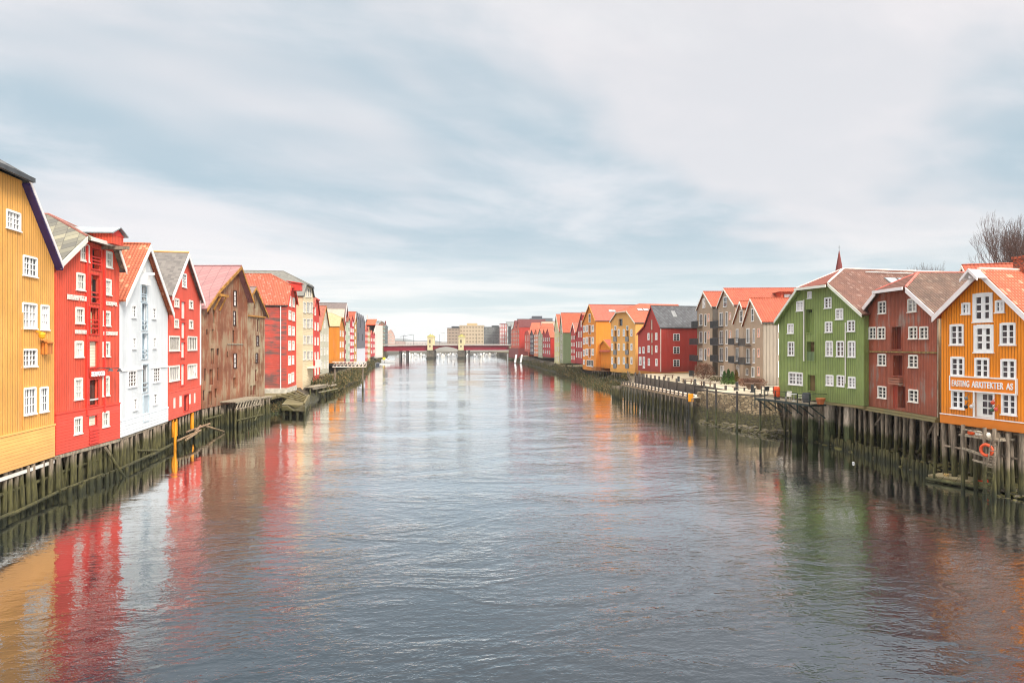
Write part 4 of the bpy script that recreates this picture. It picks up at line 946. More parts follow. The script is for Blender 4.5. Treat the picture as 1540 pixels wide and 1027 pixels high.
h.win(1130.5,552,1135,567, 2, 1, **NW); h.win(1122,554,1125.5,564,1,1, **NW)
h.build([(1117.8,489),(1130.2,450.5),(1148,485)], 15, GRY, TRD, trim=CREAMW, side=GRYL, ov=.25, barge=.16, gutter=DGREY, th=.2, bottom=3.9)
balcony(h, 1119, 1130, 509, 519); balcony(h, 1119, 1130, 537.5, 547)
for z in (5.2, 8.6, 12): # windows on the near wall
    mb = MB(); mb.box(h.L, h.L+.1, 2.25, 3.0, z-.1, z+2.4); f = h.part(mb, 'window', WHITE); mb = MB(); mb.box(h.L+.08, h.L+.12, 2.4, 2.95, z+.05, z+2.25); h.part(mb, 'pane', GLASS, f)
h1 = h
h = House('small_gabled_grey_house', 'narrow grey apartment gable squeezed beside the nearest grey one', 'apartment house', 1103.5, 122.5, 1117.5, 114.5, 4.0)
h.win(1112.5,467,1117,484.5, 1, 2, **NW)
for y in (495, 523): h.win(1107,y,1111,y+20, 2, 1, **NW)
h.win(1107.5,549,1112,565,2,1, **NW)
h.build([(1103.5,486.5),(1114.3,454.5),(1119.5,468)], 12, GRY, TRD, trim=CREAMW, ov=.25, barge=.16, th=.2, bottom=3.9)
balcony(h, 1103.8, 1113, 508.5, 517.5); balcony(h, 1103.8, 1113, 535.5, 545)
h = House('large_grey_apartment_house', 'tallest grey apartment gable with the long orange roof behind', 'apartment house', 1079.5, 136, 1105, 124, 4.0)
h.win(1088,446.5,1093.6,461.5, 1, 2, **NW)
for y in (470, 497.5, 523): h.win(1082.5,y,1087.5,y+20, 2, 1, **NW); h.win(1091.5,y-1,1094.5,y+20, 1, 1, gl=GLASS, **NW); 
h.win(1096.5,470,1099.5,481,1,1,frame=PK,gl=GLASSG); h.win(1097,497,1100,509,1,1,frame=PK,gl=GLASSG); h.win(1083.5,550,1089,566,2,1, **NW)
h.build([(1079.5,462.5),(1090,435.5),(1105.3,459)], 20, GRY, TRD, trim=CREAMW, ov=.25, barge=.16, gutter=DGREY, th=.2, bottom=3.9)
balcony(h, 1075.5, 1088, 482.5, 492); balcony(h, 1075.5, 1088, 508, 518); balcony(h, 1075.5, 1088, 534, 543)
mb = MB(); zr = h.ridge[1]; uc = h.ridge[0]; mb.box(h.L*.55, h.L*.95, 8.5, 14.5, zr-3.2, zr-1.0); dm = h.part(mb, 'dormer', paint(S(206,92,60),.1,.7,'dormer_red'))
mb = MB(); mb.box(h.L*.95, h.L*.97, 9, 14, zr-2.4, zr-1.4); h.part(mb, 'pane', GLASS2, dm); mb = MB(); mb.box(h.L*.5, h.L*1.0, 8.2, 14.8, zr-1.0, zr-.85); h.part(mb, 'dormer_roof', TRD, dm)
h = House('far_grey_apartment_house', 'grey apartment house beside the dark red house, farthest of the grey row', 'apartment house', 1048.5, 150.5, 1071.5, 139, 4.0)
h.win(1056.8,449,1060.8,463, 1, 2, **NW)
for y in (472.5, 498.5, 524): h.win(1051.8,y,1056.5,y+17, 2, 1, **NW); h.win(1059.5,y,1062.5,y+18, 1, 1, gl=GLASS, **NW); h.win(1064.3,y-.5,1067.3,y+11,1,1,frame=PK,gl=GLASSG)
h.build([(1048.5,466),(1059,440),(1071.8,461.5)], 12, GRY, TRD, trim=CREAMW, side=boards(S(104,96,88),'V',.25,key='grey_dark'), ov=.25, barge=.16, gutter=DGREY, th=.2, bottom=3.9)
balcony(h, 1046.5, 1056.5, 483, 492); balcony(h, 1043.5, 1056.5, 509, 517.5); balcony(h, 1043.5, 1056.5, 534, 542)
mb = MB(); zr = h.ridge[1]; mb.tube((h.ridge[0]+1.5, 4, zr-1.2), (h.ridge[0]+1.5, 4, zr+.9), .13, n=8); h.part(mb, 'flue', PIPE)

# ------------------------------------------------------------------ dark red house, yellow and orange apartment houses
DR = boards(S(190, 60, 48), 'V', .24, stain=.10, key='dark_red_boards')
h = House('dark_red_house', 'dark red wooden house with a grey slate roof on the quay square', 'house', 959.5, 165, 993, 153, 3.9)
for r in ((974,501,977,511),(985.5,500.5,988.8,511),(974.2,519.5,977.2,530),(985.5,519.5,988.8,530),(974.5,539,977.5,549.5),(985.7,539.5,989,550),(961,522,963.8,531.5),(966.5,521.5,969.6,531.5),(961.2,536.5,965,549),(967,536.5,970.2,553.5)):
    h.win(*r, 1, 1, frame=WHITE, gl=GLASSG, cas=.2)
for r in ((978.5,481,981.5,496),(978.8,500.5,981.8,515.5),(979,519,982,533.5)): h.opening(*r, .1, paint(S(196,170,150),.1,.6,'taupe'), 'hatch', DR)
h.build([(959.5,502.5),(969.5,491),(980,461.5),(993.3,493)], 16, DR, slates(S(54,54,58), S(78,80,84), .9, key='slate_grey'), trim=DR, side=DR, ov=.25, barge=.2, gutter=DGREY, th=.2, bottom=3.9)
for k, py in enumerate((507, 526.5, 546)):      # windows on the near side wall
    z = CAMZ+(HY-py)*153/FPX; y0 = 3.9; mb = MB(); mb.box(h.L, h.L+.08, y0-.8, y0+.8, z-.8, z+.8); f = h.part(mb, 'window', WHITE)
    mb = MB()
    for i in range(2):
        for j in range(3): mb.box(h.L+.07, h.L+.1, y0-.68+.72*i, y0-.68+.72*i+.62, z-.7+.48*j, z-.7+.48*j+.4)
    h.part(mb, 'pane', GLASS, f)
skylight(h, .45, .75, 4.2, 5.3, 1)
mb = MB(); mb.tube((h.L+.05,.1,4),(h.L+.05,.1,h.prof[-1][1]),.08,n=8); h.part(mb, 'downpipe', CREAMW)
YEL = boards(S(255, 186, 98), 'V', .24, stain=.05, key='yellow_boards')
h = House('light_yellow_apartment_house', 'light yellow apartment house with two columns of grey balcony doors, on piles', 'apartment house', 918.5, 187, 955.5, 172, 2.75)
BALC = paint(S(128,128,126),.1,.6,'balcony_grey')
for x in (925.5, 943.5):
    for y in (497.5, 517.5, 538): h.opening(x-1.7, y-1, x+1.7, y+9, .4, GLASS3, 'balcony_door'); a = h.rect(x-2.2, y+8.5, x+2.2, y+16); mb = MB(); mb.box(a[0],a[1],-.25,.0,a[2],a[3]); h.part(mb, 'balcony_front', BALC)
    h.win(x-1.6, 490, x+1.6, 496, 1, 1, gl=GLASS2, cas=.1)
for x in (920.8, 930.6, 938.4, 949.8):
    for y in (495, 516.5, 537): h.win(x-1.5, y, x+1.5, y+10.5, 1, 2, frame=WHITE, gl=GLASSG, cas=.25)
h.opening(931,480,936,489.5,.3,GLASS,'loft_door',BALC)
h.build([(918.5,484),(927.5,470.5),(943.5,468.5),(955.5,485)], 16, YEL, TPL, trim=paint(S(236,222,200),.04,.5,'ivory'), hip=(961, 457.5), ov=.3, barge=.2, side=YEL, gutter=DGREY)
mb = MB(); mb.box(0, h.L, -.12, 0, 2.75, 4.0); h.part(mb, 'skirt_board', boards(S(246,176,80),'H',1.3,stain=.03,key='yellow_skirt'))
h.piles((.2,1.2), .7, 2.7, .17); h.piles((-1.2,), 1.1, 1.8, .18)
skylight(h, .6, .72, 3.0, 8.0, 3)
OR2 = boards(S(248, 152, 44), 'V', .24, stain=.05, key='orange2_boards')
h = House('tall_orange_apartment_house', 'tall orange apartment house with a brick red roof and white window bands', 'apartment house', 876.3, 214, 896.2, 200, 2.4)
for y in (489, 507, 524.5): 
    h.win(876.9, y+1, 879.6, y+11, 1, 1, frame=WHITE, gl=GLASS2, cas=.3)
    for x in (882.5, 891.5): h.win(x-1.8, y, x+1.8, y+10, 2, 1, frame=WHITE, gl=GLASSG, cas=.25)
    h.opening(885.6, y, 888.4, y+13.5, .3, GLASS3, 'balcony_door', WHITE)
h.win(885.5,472,888.5,485,1,2,gl=GLASS3); h.win(882.5,541.5,892.5,551,4,1,frame=WHITE,gl=GLASS3); h.win(877.2,541,879.8,548,1,1,gl=GLASSG)
h.build([(876.5,486),(887,459),(896.4,482.5)], 20, OR2, tiles(S(176,84,66), S(200,108,88), .4, key='tiles_brick'), trim=paint(S(240,170,60),.04,.5,'amber_trim'), side=OR2, ov=.3, barge=.2, gutter=DGREY, cap=paint(S(90,74,66),.1,.7,'dark_cap'))
skylight(h, .5, .62, 5, 7.5, 1)
t = House('orange_annex', 'small orange annex with a lean-to brick red roof between the orange and yellow houses', 'annex', 899, 201.5, 918.6, 196, 3.3)
t.build([('uz',0,9.2),('uz',t.L*.5,t.P(908,511.5)[1]),('uz',t.L,9.2)], 5, OR2, tiles(S(176,84,66), S(200,108,88), .4, key='tiles_brick'), trim=MATS['amber_trim'], cap=False)
mb = MB(); mb.slab([(-.2,-.5,t.P(908,529)[1]),(t.L,-.5,t.P(908,529)[1]),(t.L*.98,3,t.P(908,511.5)[1]),(-1.0,3,t.P(908,511.5)[1])],(0,.1,.15)); t.part(mb, 'lean_to_roof', MATS['tiles_brick'])
mb = MB(); a = t.rect(902,549,918,557.5); mb.box(0,t.L,-2.2,0,a[2]-.15,a[2]); 
for i in range(16): x = t.L*i/16; mb.box(x,x+.08,-2.2,-2.12,a[2],a[2]+1.0)
mb.box(0,t.L,-2.22,-2.1,a[2]+1.0,a[2]+1.08); t.part(mb, 'balcony', boards(S(120,92,70),'V',.2,key='balcony_wood'))
t.piles((-2.0,-.5), 1.0, a[2]-.15, .17)

# ------------------------------------------------------------------ the rest of the right bank, going away
V = lambda c, k: boards(c, 'V', .3, stain=.08, key=k)
dist('deep_red_warehouse', 'deep red steep-gabled warehouse right beside the tall orange apartment house', 865.7, 876, [(865.7,508),(875,471),(876,474)], 547, V(S(178,34,34),'deep_red'), TBR, 'R', cols=3, rows=4, wtop=480, wbot=541, frame=CREAMW, gl=GLASSG, ww=.4, wh=.6, D=16)
dist('striped_cream_warehouse', 'very narrow red and cream warehouse left of the deep red one', 858.5, 865.3, [(858.5,500),(862,486),(865.3,500)], 546, V(S(196,52,44),'brick_red_paint'), TBR, 'R', cols=2, rows=5, wtop=493, frame=CREAMW, gl=GLASSG, trim=CREAMW)
dist('green_gabled_warehouse', 'pale green warehouse with a tall gable and orange tile roof with skylights', 842, 847, [(842,494),(844.2,471.5),(847,500)], 546, V(S(170,172,140),'pale_green'), TPL, 'R', cols=1, rows=4, wtop=486, side=V(S(96,108,74),'moss_green'), D=14, ww=.35, gl=GLASS3, trim=CREAMW)
dist('butter_warehouse', 'pale butter yellow warehouse left of the pale green one', 833.8, 841.3, [(833.8,498),(836.8,473.5),(841.3,499)], 549, V(S(226,216,160),'butter'), TPL, 'R', cols=3, rows=4, wtop=490, gl=GLASS3, trim=CREAMW, ww=.3, D=13)
dist('wine_red_warehouse', 'wine red twin-gabled warehouse with an orange roof', 816, 828, [(816,503),(818.5,495),(820.5,503),(824,494.5),(828,508)], 537, V(S(176,40,46),'wine_red'), TPL, 'R', cols=4, rows=3, wtop=506, side=V(S(200,44,30),'scarlet_side'), cap=False, D=16, frame=CREAMW, gl=GLASS2)
dist('celadon_warehouse', 'slim grey-green warehouse left of the wine red twin gables', 809.5, 815.5, [(809.5,503),(812,494.5),(815.5,503)], 538, V(S(176,180,150),'celadon'), TPL, 'R', cols=2, rows=5, wtop=500, gl=GLASS3)
dist('apricot_warehouse', 'slim apricot warehouse with bright windows left of the grey-green one', 803, 809.2, [(803,504),(806.5,495),(809.2,504)], 536, V(S(224,132,84),'apricot'), TPL, 'R', cols=2, rows=5, wtop=502, frame=WHITE, gl=GLASSG)
dist('charcoal_warehouse', 'narrow charcoal warehouse between brick strips and the apricot warehouse', 797.5, 802.5, [(797.5,503),(800,496),(802.5,503)], 533, V(S(84,70,78),'charcoal'), TRD, 'R', cols=2, rows=4, wtop=503, frame=PIPE)
dist('terracotta_warehouse', 'terracotta warehouse with pale vertical strips right of the twin dark gables', 789, 797, [(789,504),(791,499),(794,497.5),(797,504)], 529, V(S(206,84,62),'terracotta_paint'), TRD, 'R', cols=3, rows=2, wtop=503, ww=.2, wh=.8, side=V(S(196,64,48),'terra_side'))
h = dist('coral_twin_gable_building', 'coral red building with two tall dark gables at the right bridge end', 768.3, 781, [(768.3,498),(772,493.5),(774,482.5),(775.5,492),(777.5,492),(779,480.5),(781,492)], 524, V(S(214,104,84),'coral'), V(S(104,40,40),'dark_gable'), 'R', cols=5, rows=4, wtop=496, side=V(S(196,56,40),'coral_side'), cap=False, D=18, YL=470, YR=440, frame=paint(S(240,200,180),.05,.6,'coral_frame'), gl=GLASS3, cat='building', ww=.45, wh=.6)
mb = MB(); mb.box(0, h.L+4, -1.5, 6, 1.5, 8); h.part(mb, 'lower_floor', V(S(140,46,46),'dark_coral'))
def block(name, label, cat, x0, x1, Y, yt, yb, D, mat, cols, rows, gl=None, frame=None, ww=.5, wh=.5, roofm=None, group=None, pent=None):
    h = House(name, label, cat, x0, Y, x1, Y, CAMZ+(HY-yb)*Y/FPX, group)
    zt = h.P(x0, yt)[1]; 
    for i in range(cols):
        for j in range(rows):
            u = h.L*(i+.5)/cols; z = h.zb+(zt-h.zb)*(j+.5)/rows; a = h.L/cols*ww/2; b = (zt-h.zb)/rows*wh/2
            h.win(0,0,0,0,1,1,uz=(u-a,u+a,z-b,z+b),frame=frame or mat,gl=gl or GLASS,cas=.25,sill=False)
    h.build([('uz',0,zt),('uz',h.L*.5,zt+.05),('uz',h.L,zt)], D, mat, roofm or DGREY, trim=None, cap=False, ov=.2, eov=.2)
    if pent: mb = MB(); mb.box(h.L*pent[0], h.L*pent[1], 3, D-2, zt, zt+pent[2]); h.part(mb, 'penthouse', roofm or DGREY)
    return h
block('beige_apartment_block', 'long beige seven-storey block beyond the right bridge tower', 'apartment block', 691, 727, 640, 489.5, 522, 25, paint(S(200,180,152),.04,.7,'beige_render'), 16, 6, GLASS3, ww=.5, wh=.55, roofm=paint(S(190,168,130),.1,.7,'tan_roof'), pent=(.3,.7,2.2))
block('stepped_brown_apartment_block', 'grey-brown apartment block left of the long beige one', 'apartment block', 672.5, 690, 625, 493.5, 522, 20, paint(S(166,146,128),.06,.7,'taupe_render'), 8, 6, GLASS, ww=.6, wh=.5, pent=(.35,.95,1.8))
block('grey_balcony_block', 'grey apartment block with glass balconies right of the long beige one', 'apartment block', 727.5, 751, 600, 492, 522, 20, paint(S(128,130,126),.06,.6,'grey_render'), 9, 6, GLASS2, frame=DGREY, ww=.7, wh=.6, pent=(.5,.95,1.5))
block('red_white_apartment_block', 'red and white panelled apartment block beyond the right bridge end', 'apartment block', 751.5, 762, 580, 487, 522, 18, paint(S(186,108,104),.06,.6,'rose_panel'), 3, 6, GLASSG, frame=WHITE, ww=.55, wh=.7)
block('silver_clad_building', 'pale silver building above the right bridge end', 'building', 761, 776, 640, 484.5, 522, 20, paint(S(176,180,178),.05,.5,'silver_panel'), 3, 4, GLASS2, ww=.5)
block('black_clad_building', 'small black building between the bridge end and coral gables', 'building', 764.3, 768.6, 530, 491, 522, 16, paint(S(62,62,66),.1,.5,'black_panel'), 1, 4, GLASS)
block('grey_roofed_block', 'long building with dark grey roof showing above the orange roofs', 'building', 778, 797, 560, 480, 512, 20, paint(S(120,122,126),.05,.6,'grey_block_a'), 0, 0, roofm=paint(S(84,86,92),.05,.6,'dark_roof_a'))
block('slate_roofed_block', 'grey slate-topped block behind the orange-roofed warehouses, right part', 'building', 797, 831, 520, 479, 506, 20, paint(S(110,112,118),.05,.6,'grey_block_b'), 0, 0, roofm=paint(S(78,80,88),.05,.6,'dark_roof_b'), pent=(.1,.55,2.0))
block('cream_topped_block', 'low cream building showing between the orange roofs and the slate-topped block', 'building', 814.5, 834, 420, 483.5, 500, 10, paint(S(226,200,176),.05,.6,'cream_top'), 6, 1, GLASS3, ww=.4, wh=.3)
for nm, lb, x0, x1, Y, yt, ye in (('orange_roofed_hall', 'hall with a wide orange tile roof behind the apricot warehouses', 795.5, 814, 400, 485, 500), ('salmon_roofed_hall', 'hall with a salmon tile roof behind the wine red twin gables', 811, 834, 372, 486, 505)):
    h = House(nm, lb, 'hall', x0, Y, x1, Y, 3.5); ze, zr = h.P(x0, ye)[1], h.P(x0, yt)[1]
    h.build([('uz',0,ze-.5),('uz',.1,ze),('uz',h.L-.1,ze),('uz',h.L,ze-.5)], 16, V(S(206,90,60),'hall_wall'), TPL, cap=False, trim=None)
    mb = MB(); mb.plate([(0,-.3,ze+.2),(h.L,-.3,ze+.2),(h.L-.3,8,zr),(1.8,8,zr)],.25); mb.plate([(0,16,ze+.2),(h.L,16,ze+.2),(h.L-.3,8,zr),(1.8,8,zr)],.25); h.part(mb, 'pitched_roof', TPL)
# ------------------------------------------------------------------ things behind the right bank
mb = MB(); b = PW(1262, 519, 190)
t = empty('church_spire', (b.x, b.y, 4), 0, 'slender dark red church spire behind the green house roof', 'church spire')
z0_ = CAMZ+(HY-408)*190/FPX-4; z1_ = CAMZ+(HY-376.5)*190/FPX-4
mb.box(-1.3,1.3,-1.3,1.3,0,z0_-1.5); mb.build('tower', paint(S(150,90,76),.1,.8,'tower_wall'), t)
mb = MB(); mb.lathe([(1.35,z0_-1.6),(1.05,z0_),(.06,z1_)],8); mb.build('spire', paint(S(118,48,44),.15,.7,'spire_red'), t)
mb = MB(); mb.tube((0,0,z1_-.2),(0,0,z1_+1.3),.05,n=6); mb.tube((-.35,0,z1_+.8),(.35,0,z1_+.8),.05,n=6); mb.build('finial', DGREY, t)
h = House('hidden_yellow_house', 'pale house with an orange roof peeking over the orange house', 'house', 1440, 82, 1476, 74, 5)
h.build([('uz',0,h.P(1450,430)[1]),('uz',h.L*.35,h.P(1450,402)[1]),('uz',h.L*.7,h.P(1450,430)[1]),('uz',h.L,h.P(1450,432)[1])], 10, paint(S(224,206,160),.05,.7,'pale_yellow_wall'), TRD, trim=CREAMW, barge=.15)
# ================================================================== the river and its banks
m, nt, b = base_mat('water')
g = N(nt, 'ShaderNodeNewGeometry').outputs['Position']; x, y, z = SEP(nt, g)
c_, s_ = math.cos(R(8)), math.sin(R(8))
rx = MATH(nt, 'ADD', MATH(nt, 'MULTIPLY', x, c_), MATH(nt, 'MULTIPLY', y, s_)); ry = MATH(nt, 'SUBTRACT', MATH(nt, 'MULTIPLY', y, c_), MATH(nt, 'MULTIPLY', x, s_))
def wv(fx, fy, off): return COMB(nt, MATH(nt, 'MULTIPLY', rx, fx), MATH(nt, 'MULTIPLY', ry, fy), off)
w1 = NOISE(nt, wv(.55, 1, 1), 2.6, 3, .6, .5); w2 = NOISE(nt, wv(.5, 1, 5), .75, 2, .5, .6); w3 = NOISE(nt, wv(.6, 1, 9), .16, 2, .5, .4); w0 = NOISE(nt, wv(.7, 1, 3), 7.5, 2, .5)
slick = RAMP(nt, NOISE(nt, wv(.35, .8, 20), .055, 4, .6, 1.2), .36, .62)
slick2 = RAMP(nt, NOISE(nt, wv(.6, 1, 31), .2, 3, .6, 1.5), .35, .65)
amp = MATH(nt, 'ADD', .22, MATH(nt, 'MULTIPLY', slick, MATH(nt, 'ADD', .45, MATH(nt, 'MULTIPLY', slick2, .9))))
h = MATH(nt, 'MULTIPLY', w1, WA[0]); h = MATH(nt, 'ADD', h, MATH(nt, 'MULTIPLY', w2, WA[1])); h = MATH(nt, 'ADD', h, MATH(nt, 'MULTIPLY', w0, WA[2]))
# the banks shelter the water next to them: ripples grow towards mid-stream
off = MATH(nt, 'ABSOLUTE', MATH(nt, 'ADD', x, MATH(nt, 'SUBTRACT', MATH(nt, 'MULTIPLY', y, .1), 5.0)))
shel = RAMP(nt, off, 27.0, 9.0, .30, 1.45)
h = MATH(nt, 'ADD', MATH(nt, 'MULTIPLY', MATH(nt, 'MULTIPLY', h, amp), shel), MATH(nt, 'MULTIPLY', w3, WA[3]))
bump(nt, b, h, 1.0, 1.0)
silt = RAMP(nt, NOISE(nt, wv(.5, 1, 44), .03, 3), .4, .65)
setcol(nt, b, MIX(nt, silt, (.003, .011, .017), (.009, .012, .013)))
b.inputs['Roughness'].default_value = 1.0; b.inputs['Specular IOR Level'].default_value = 0.0
bn = b.inputs['Normal'].links[0].from_socket
gl = N(nt, 'ShaderNodeBsdfGlossy'); gl.inputs['Color'].default_value = (.97, .985, 1, 1); gl.inputs['Roughness'].default_value = .02; nt.links.new(bn, gl.inputs['Normal'])
fr_ = N(nt, 'ShaderNodeFresnel'); fr_.inputs['IOR'].default_value = 1.33; nt.links.new(bn, fr_.inputs['Normal'])
mxs = N(nt, 'ShaderNodeMixShader'); nt.links.new(MATH(nt, 'MULTIPLY', fr_.outputs[0], 2.45, clamp=True), mxs.inputs[0]); nt.links.new(b.outputs[0], mxs.inputs[1]); nt.links.new(gl.outputs[0], mxs.inputs[2])
wout = [n_ for n_ in nt.nodes if n_.type == 'OUTPUT_MATERIAL'][0]; nt.links.new(mxs.outputs[0], wout.inputs[0])
WATER = m
mb = MB(); mb.add([(-1500, -200, 0), (1500, -200, 0), (1500, 1400, 0), (-1500, 1400, 0)], [(0, 1, 2, 3)])
tag(mb.build('river_water', WATER), kind='structure')

MUD = stone('muddy_bank', S(70,58,44), S(104,90,70), 1.6, (S(54,54,30), 1.2))
EARTH = ground_mat('earth', S(92,84,60), S(120,110,78)); QUAY = ground_mat('gravel_square', S(166,152,126), S(192,180,158), .15)
def strip_mesh(name, lines, mat, jit=0.0, kind='structure', z_jit=0.0, sub=1):
    """lines: list of polylines (same length) joined into a sheet"""
    rnd = random.Random(3); out = []
    for k, ln in enumerate(lines):
        r = []
        for i in range(len(ln)-1):
            for q in range(sub): r.append(Vector(ln[i]).lerp(Vector(ln[i+1]), q/sub))
        r.append(Vector(ln[-1])); out.append(r)
    n = len(out[0]); vs = []
    for k, r in enumerate(out):
        for p in r:
            j = jit if 0 < k < len(out)-1 else 0
            vs.append(p+Vector((rnd.uniform(-j, j), rnd.uniform(-j, j), rnd.uniform(-j, j)*.8)))
    fs = [(k*n+i, k*n+i+1, (k+1)*n+i+1, (k+1)*n+i) for k in range(len(out)-1) for i in range(n-1)]
    mb = MB(); mb.add(vs, fs); o = mb.build(name, mat); tag(o, kind=kind); return o
# left bank: toe line, top line, then flat land
LB = [((-31,10),(-37,10),2.2),((-31.4,33),(-37,32),2.2),((-32.6,45),(-37,44.5),2.4),((-33.5,53),(-38,53),2.4),((-35.5,65),(-40,65),2.4),((-38,77),(-42.5,77),2.4),((-37.5,91),(-42.5,91),2.4),((-36.5,97),(-39.5,100),2.4),((-33.8,104),(-37,107),2.2),((-34.0,116),(-38,118),2.2),((-34.6,124),(-38.5,125),2.3),((-36.2,135),(-39,136),2.2),((-37.2,145),(-41,145),2.2),((-39.5,160),(-43.2,160),2.3),((-41.5,181),(-45.8,181),2.4),((-45,206),(-49.5,206),2.5),((-55,260),(-58,260),2.6),((-68,340),(-70.5,340),2.6),((-86,450),(-87.5,450),3),((-97,500),(-99,500),4),((-112,620),(-114,620),3),((-140,780),(-143,782),3)]
def bank(defs, sgn, name):
    n = len(defs); L0 = [(a[0], a[1], -1.0) for a, b, z in defs]; L3 = [(b[0], b[1], z) for a, b, z in defs]
    L1 = [tuple(Vector(p).lerp(Vector(q), .33)+Vector((0,0,.1))) for p, q in zip(L0, L3)]; L2 = [tuple(Vector(p).lerp(Vector(q), .7)+Vector((0,0,.15))) for p, q in zip(L0, L3)]
    strip_mesh(name+'_bank', [L0, L1, L2, L3], MUD, .3, sub=6)
    L5 = [(b[0]+sgn*900, b[1]+ (0), z+.5) for a, b, z in defs]; L4 = [(b[0]+sgn*25, b[1], z+.2) for a, b, z in defs]
    return L3, L4, L5
a = bank(LB, -1, 'left'); strip_mesh('left_ground', a, EARTH)
RB = [((34,10),(43,10),4.0),((34.0,40),(42.5,40),4.0),((33.9,50),(42.5,50),4.0),((33.4,60),(42,60),4.0),((32.2,72),(39,74),4.0),((32.2,79),(33.8,82.5),3.85),((30.6,80.5),(31.8,83.5),3.85),((28.2,85.5),(29.4,87),3.8),((26.4,90.5),(27.4,91.5),3.75),((25.5,96),(27.6,96),3.7),((25.0,106),(26.9,106),3.7),((24.0,118),(26.2,118),3.7),((22.2,130),(25.6,131),3.7),((19.6,150),(29.5,152),3.6),((18.4,172),(42,176),2.9),((17.6,200),(36,201),2.8),((15.8,240),(20.4,240),2.4),((13.5,277),(17.5,277),2.8),((7,367),(10.8,367),3.2),((1,450),(4,450),3.4),((-2,500),(0,500),4.2),((-12,620),(-10,620),3.5),((-30,780),(-27,782),3)]
L3, L4, L5 = bank(RB, 1, 'right')
k = 14
strip_mesh('quay_square', [L3[:k], [(p[0]+28, p[1], 4.0) for p in L3[:k]], [(p[0]+900, p[1], 5.0) for p in L3[:k]]], QUAY)
strip_mesh('right_ground', [L3[k-1:], [(p[0]+28, p[1], 4.0 if i == 0 else p[2]+.3) for i, p in enumerate(L3[k-1:])], [(p[0]+900, p[1], 5.0 if i == 0 else p[2]+1.5) for i, p in enumerate(L3[k-1:])]], EARTH)
# far shore across the end of the river, out to the hills
mb = MB(); mb.add([(-1500,778,2.6),(1500,778,2.6),(3000,7000,3),(-3000,7000,3),(-1500,778,-1),(1500,778,-1)], [(0,1,2,3),(4,5,1,0)])
tag(mb.build('far_shore', ground_mat('far_shore_earth', S(104,100,92), S(124,120,110), .02)), kind='structure')
rnd = random.Random(5); mb = MB(); vs = []; n = 120
for r_, (yy, hh) in enumerate(((4200, 0), (4600, 32), (5200, 50), (5800, 30))):
    for i in range(n):
        px = -1600+3600*i/(n-1); t = 1-abs(px+520)/2100
        vs.append((px*yy/4300, yy, max(2.9, 2.9+hh*max(0, t)**.6*(.8+.35*math.sin(i*.21+r_)+.12*math.sin(i*.9)+rnd.uniform(-.03,.03)))))
mb.add(vs, [(r_*n+i, r_*n+i+1, (r_+1)*n+i+1, (r_+1)*n+i) for r_ in range(3) for i in range(n-1)])
tag(mb.build('hills', ground_mat('hill_forest', (.09,.11,.10), (.13,.14,.13), .004), smooth=True), kind='structure')

# ------------------------------------------------------------------ rocks, scrub
def rock_mesh(mb, c, r, rnd):
    vs = []; n = 6
    ph = rnd.uniform(0, 6)
    for j, (rr, zz) in enumerate(((.55,-.5),(1,-.1),(.85,.35),(.35,.6))):
        for i in range(n): a = ph+2*math.pi*i/n; q = rnd.uniform(.75, 1.2)*r; vs.append(Vector(c)+Vector((rr*q*math.cos(a)*1.3, rr*q*math.sin(a), zz*q*.8)))
    mb.add(vs, [(j*n+i, j*n+(i+1)%n, (j+1)*n+(i+1)%n, (j+1)*n+i) for j in range(3) for i in range(n)]+[tuple(range(n))[::-1], tuple(range(3*n, 4*n))])
def rubble(name, path, wid, count, rmin, rmax, mat, seed, z0=-.1, z1=1.2, inward=1):
    rnd = random.Random(seed); mb = MB(); P = [Vector((*p, 0)) for p in path]
    for i in range(count):
        k = rnd.uniform(0, len(P)-1.001); q = P[int(k)].lerp(P[int(k)+1], k % 1); t = rnd.random()
        mb_off = Vector((inward*wid*t, 0, z0+(z1-z0)*t)); rock_mesh(mb, q+mb_off, rnd.uniform(rmin, rmax), rnd)
    return tag(mb.build(name, mat), kind='stuff')
ROCK = stone('rubble_stone', S(80,68,52), S(128,110,86), 1.0, (S(92,88,44), .7), gap=(.12,.10,.07))
rubble('shore_rubble', [(32.4,44),(32.2,52),(31.8,60),(31.4,68),(30.6,74.5)], 3.0, 330, .10, .32, ROCK, 1, -.05, .9)
rubble('quay_foot_rubble', [(30.9,75.2),(27.9,75.9),(26,81.5),(24.3,88.3)], .9, 260, .15, .6, stone('pale_rubble', S(104,94,68), S(146,132,102), 1.0, (S(76,72,40), .45), gap=(.15,.13,.1)), 2, -.1, .45, 1)
rubble('left_shore_rubble', [(-35.5,97),(-34.2,104),(-33.6,112)], 2.8, 260, .15, .5, stone('green_rubble', S(84,84,50), S(120,112,76), 1.0, (S(60,70,30), .8)), 3, 0, 1.6, -1)
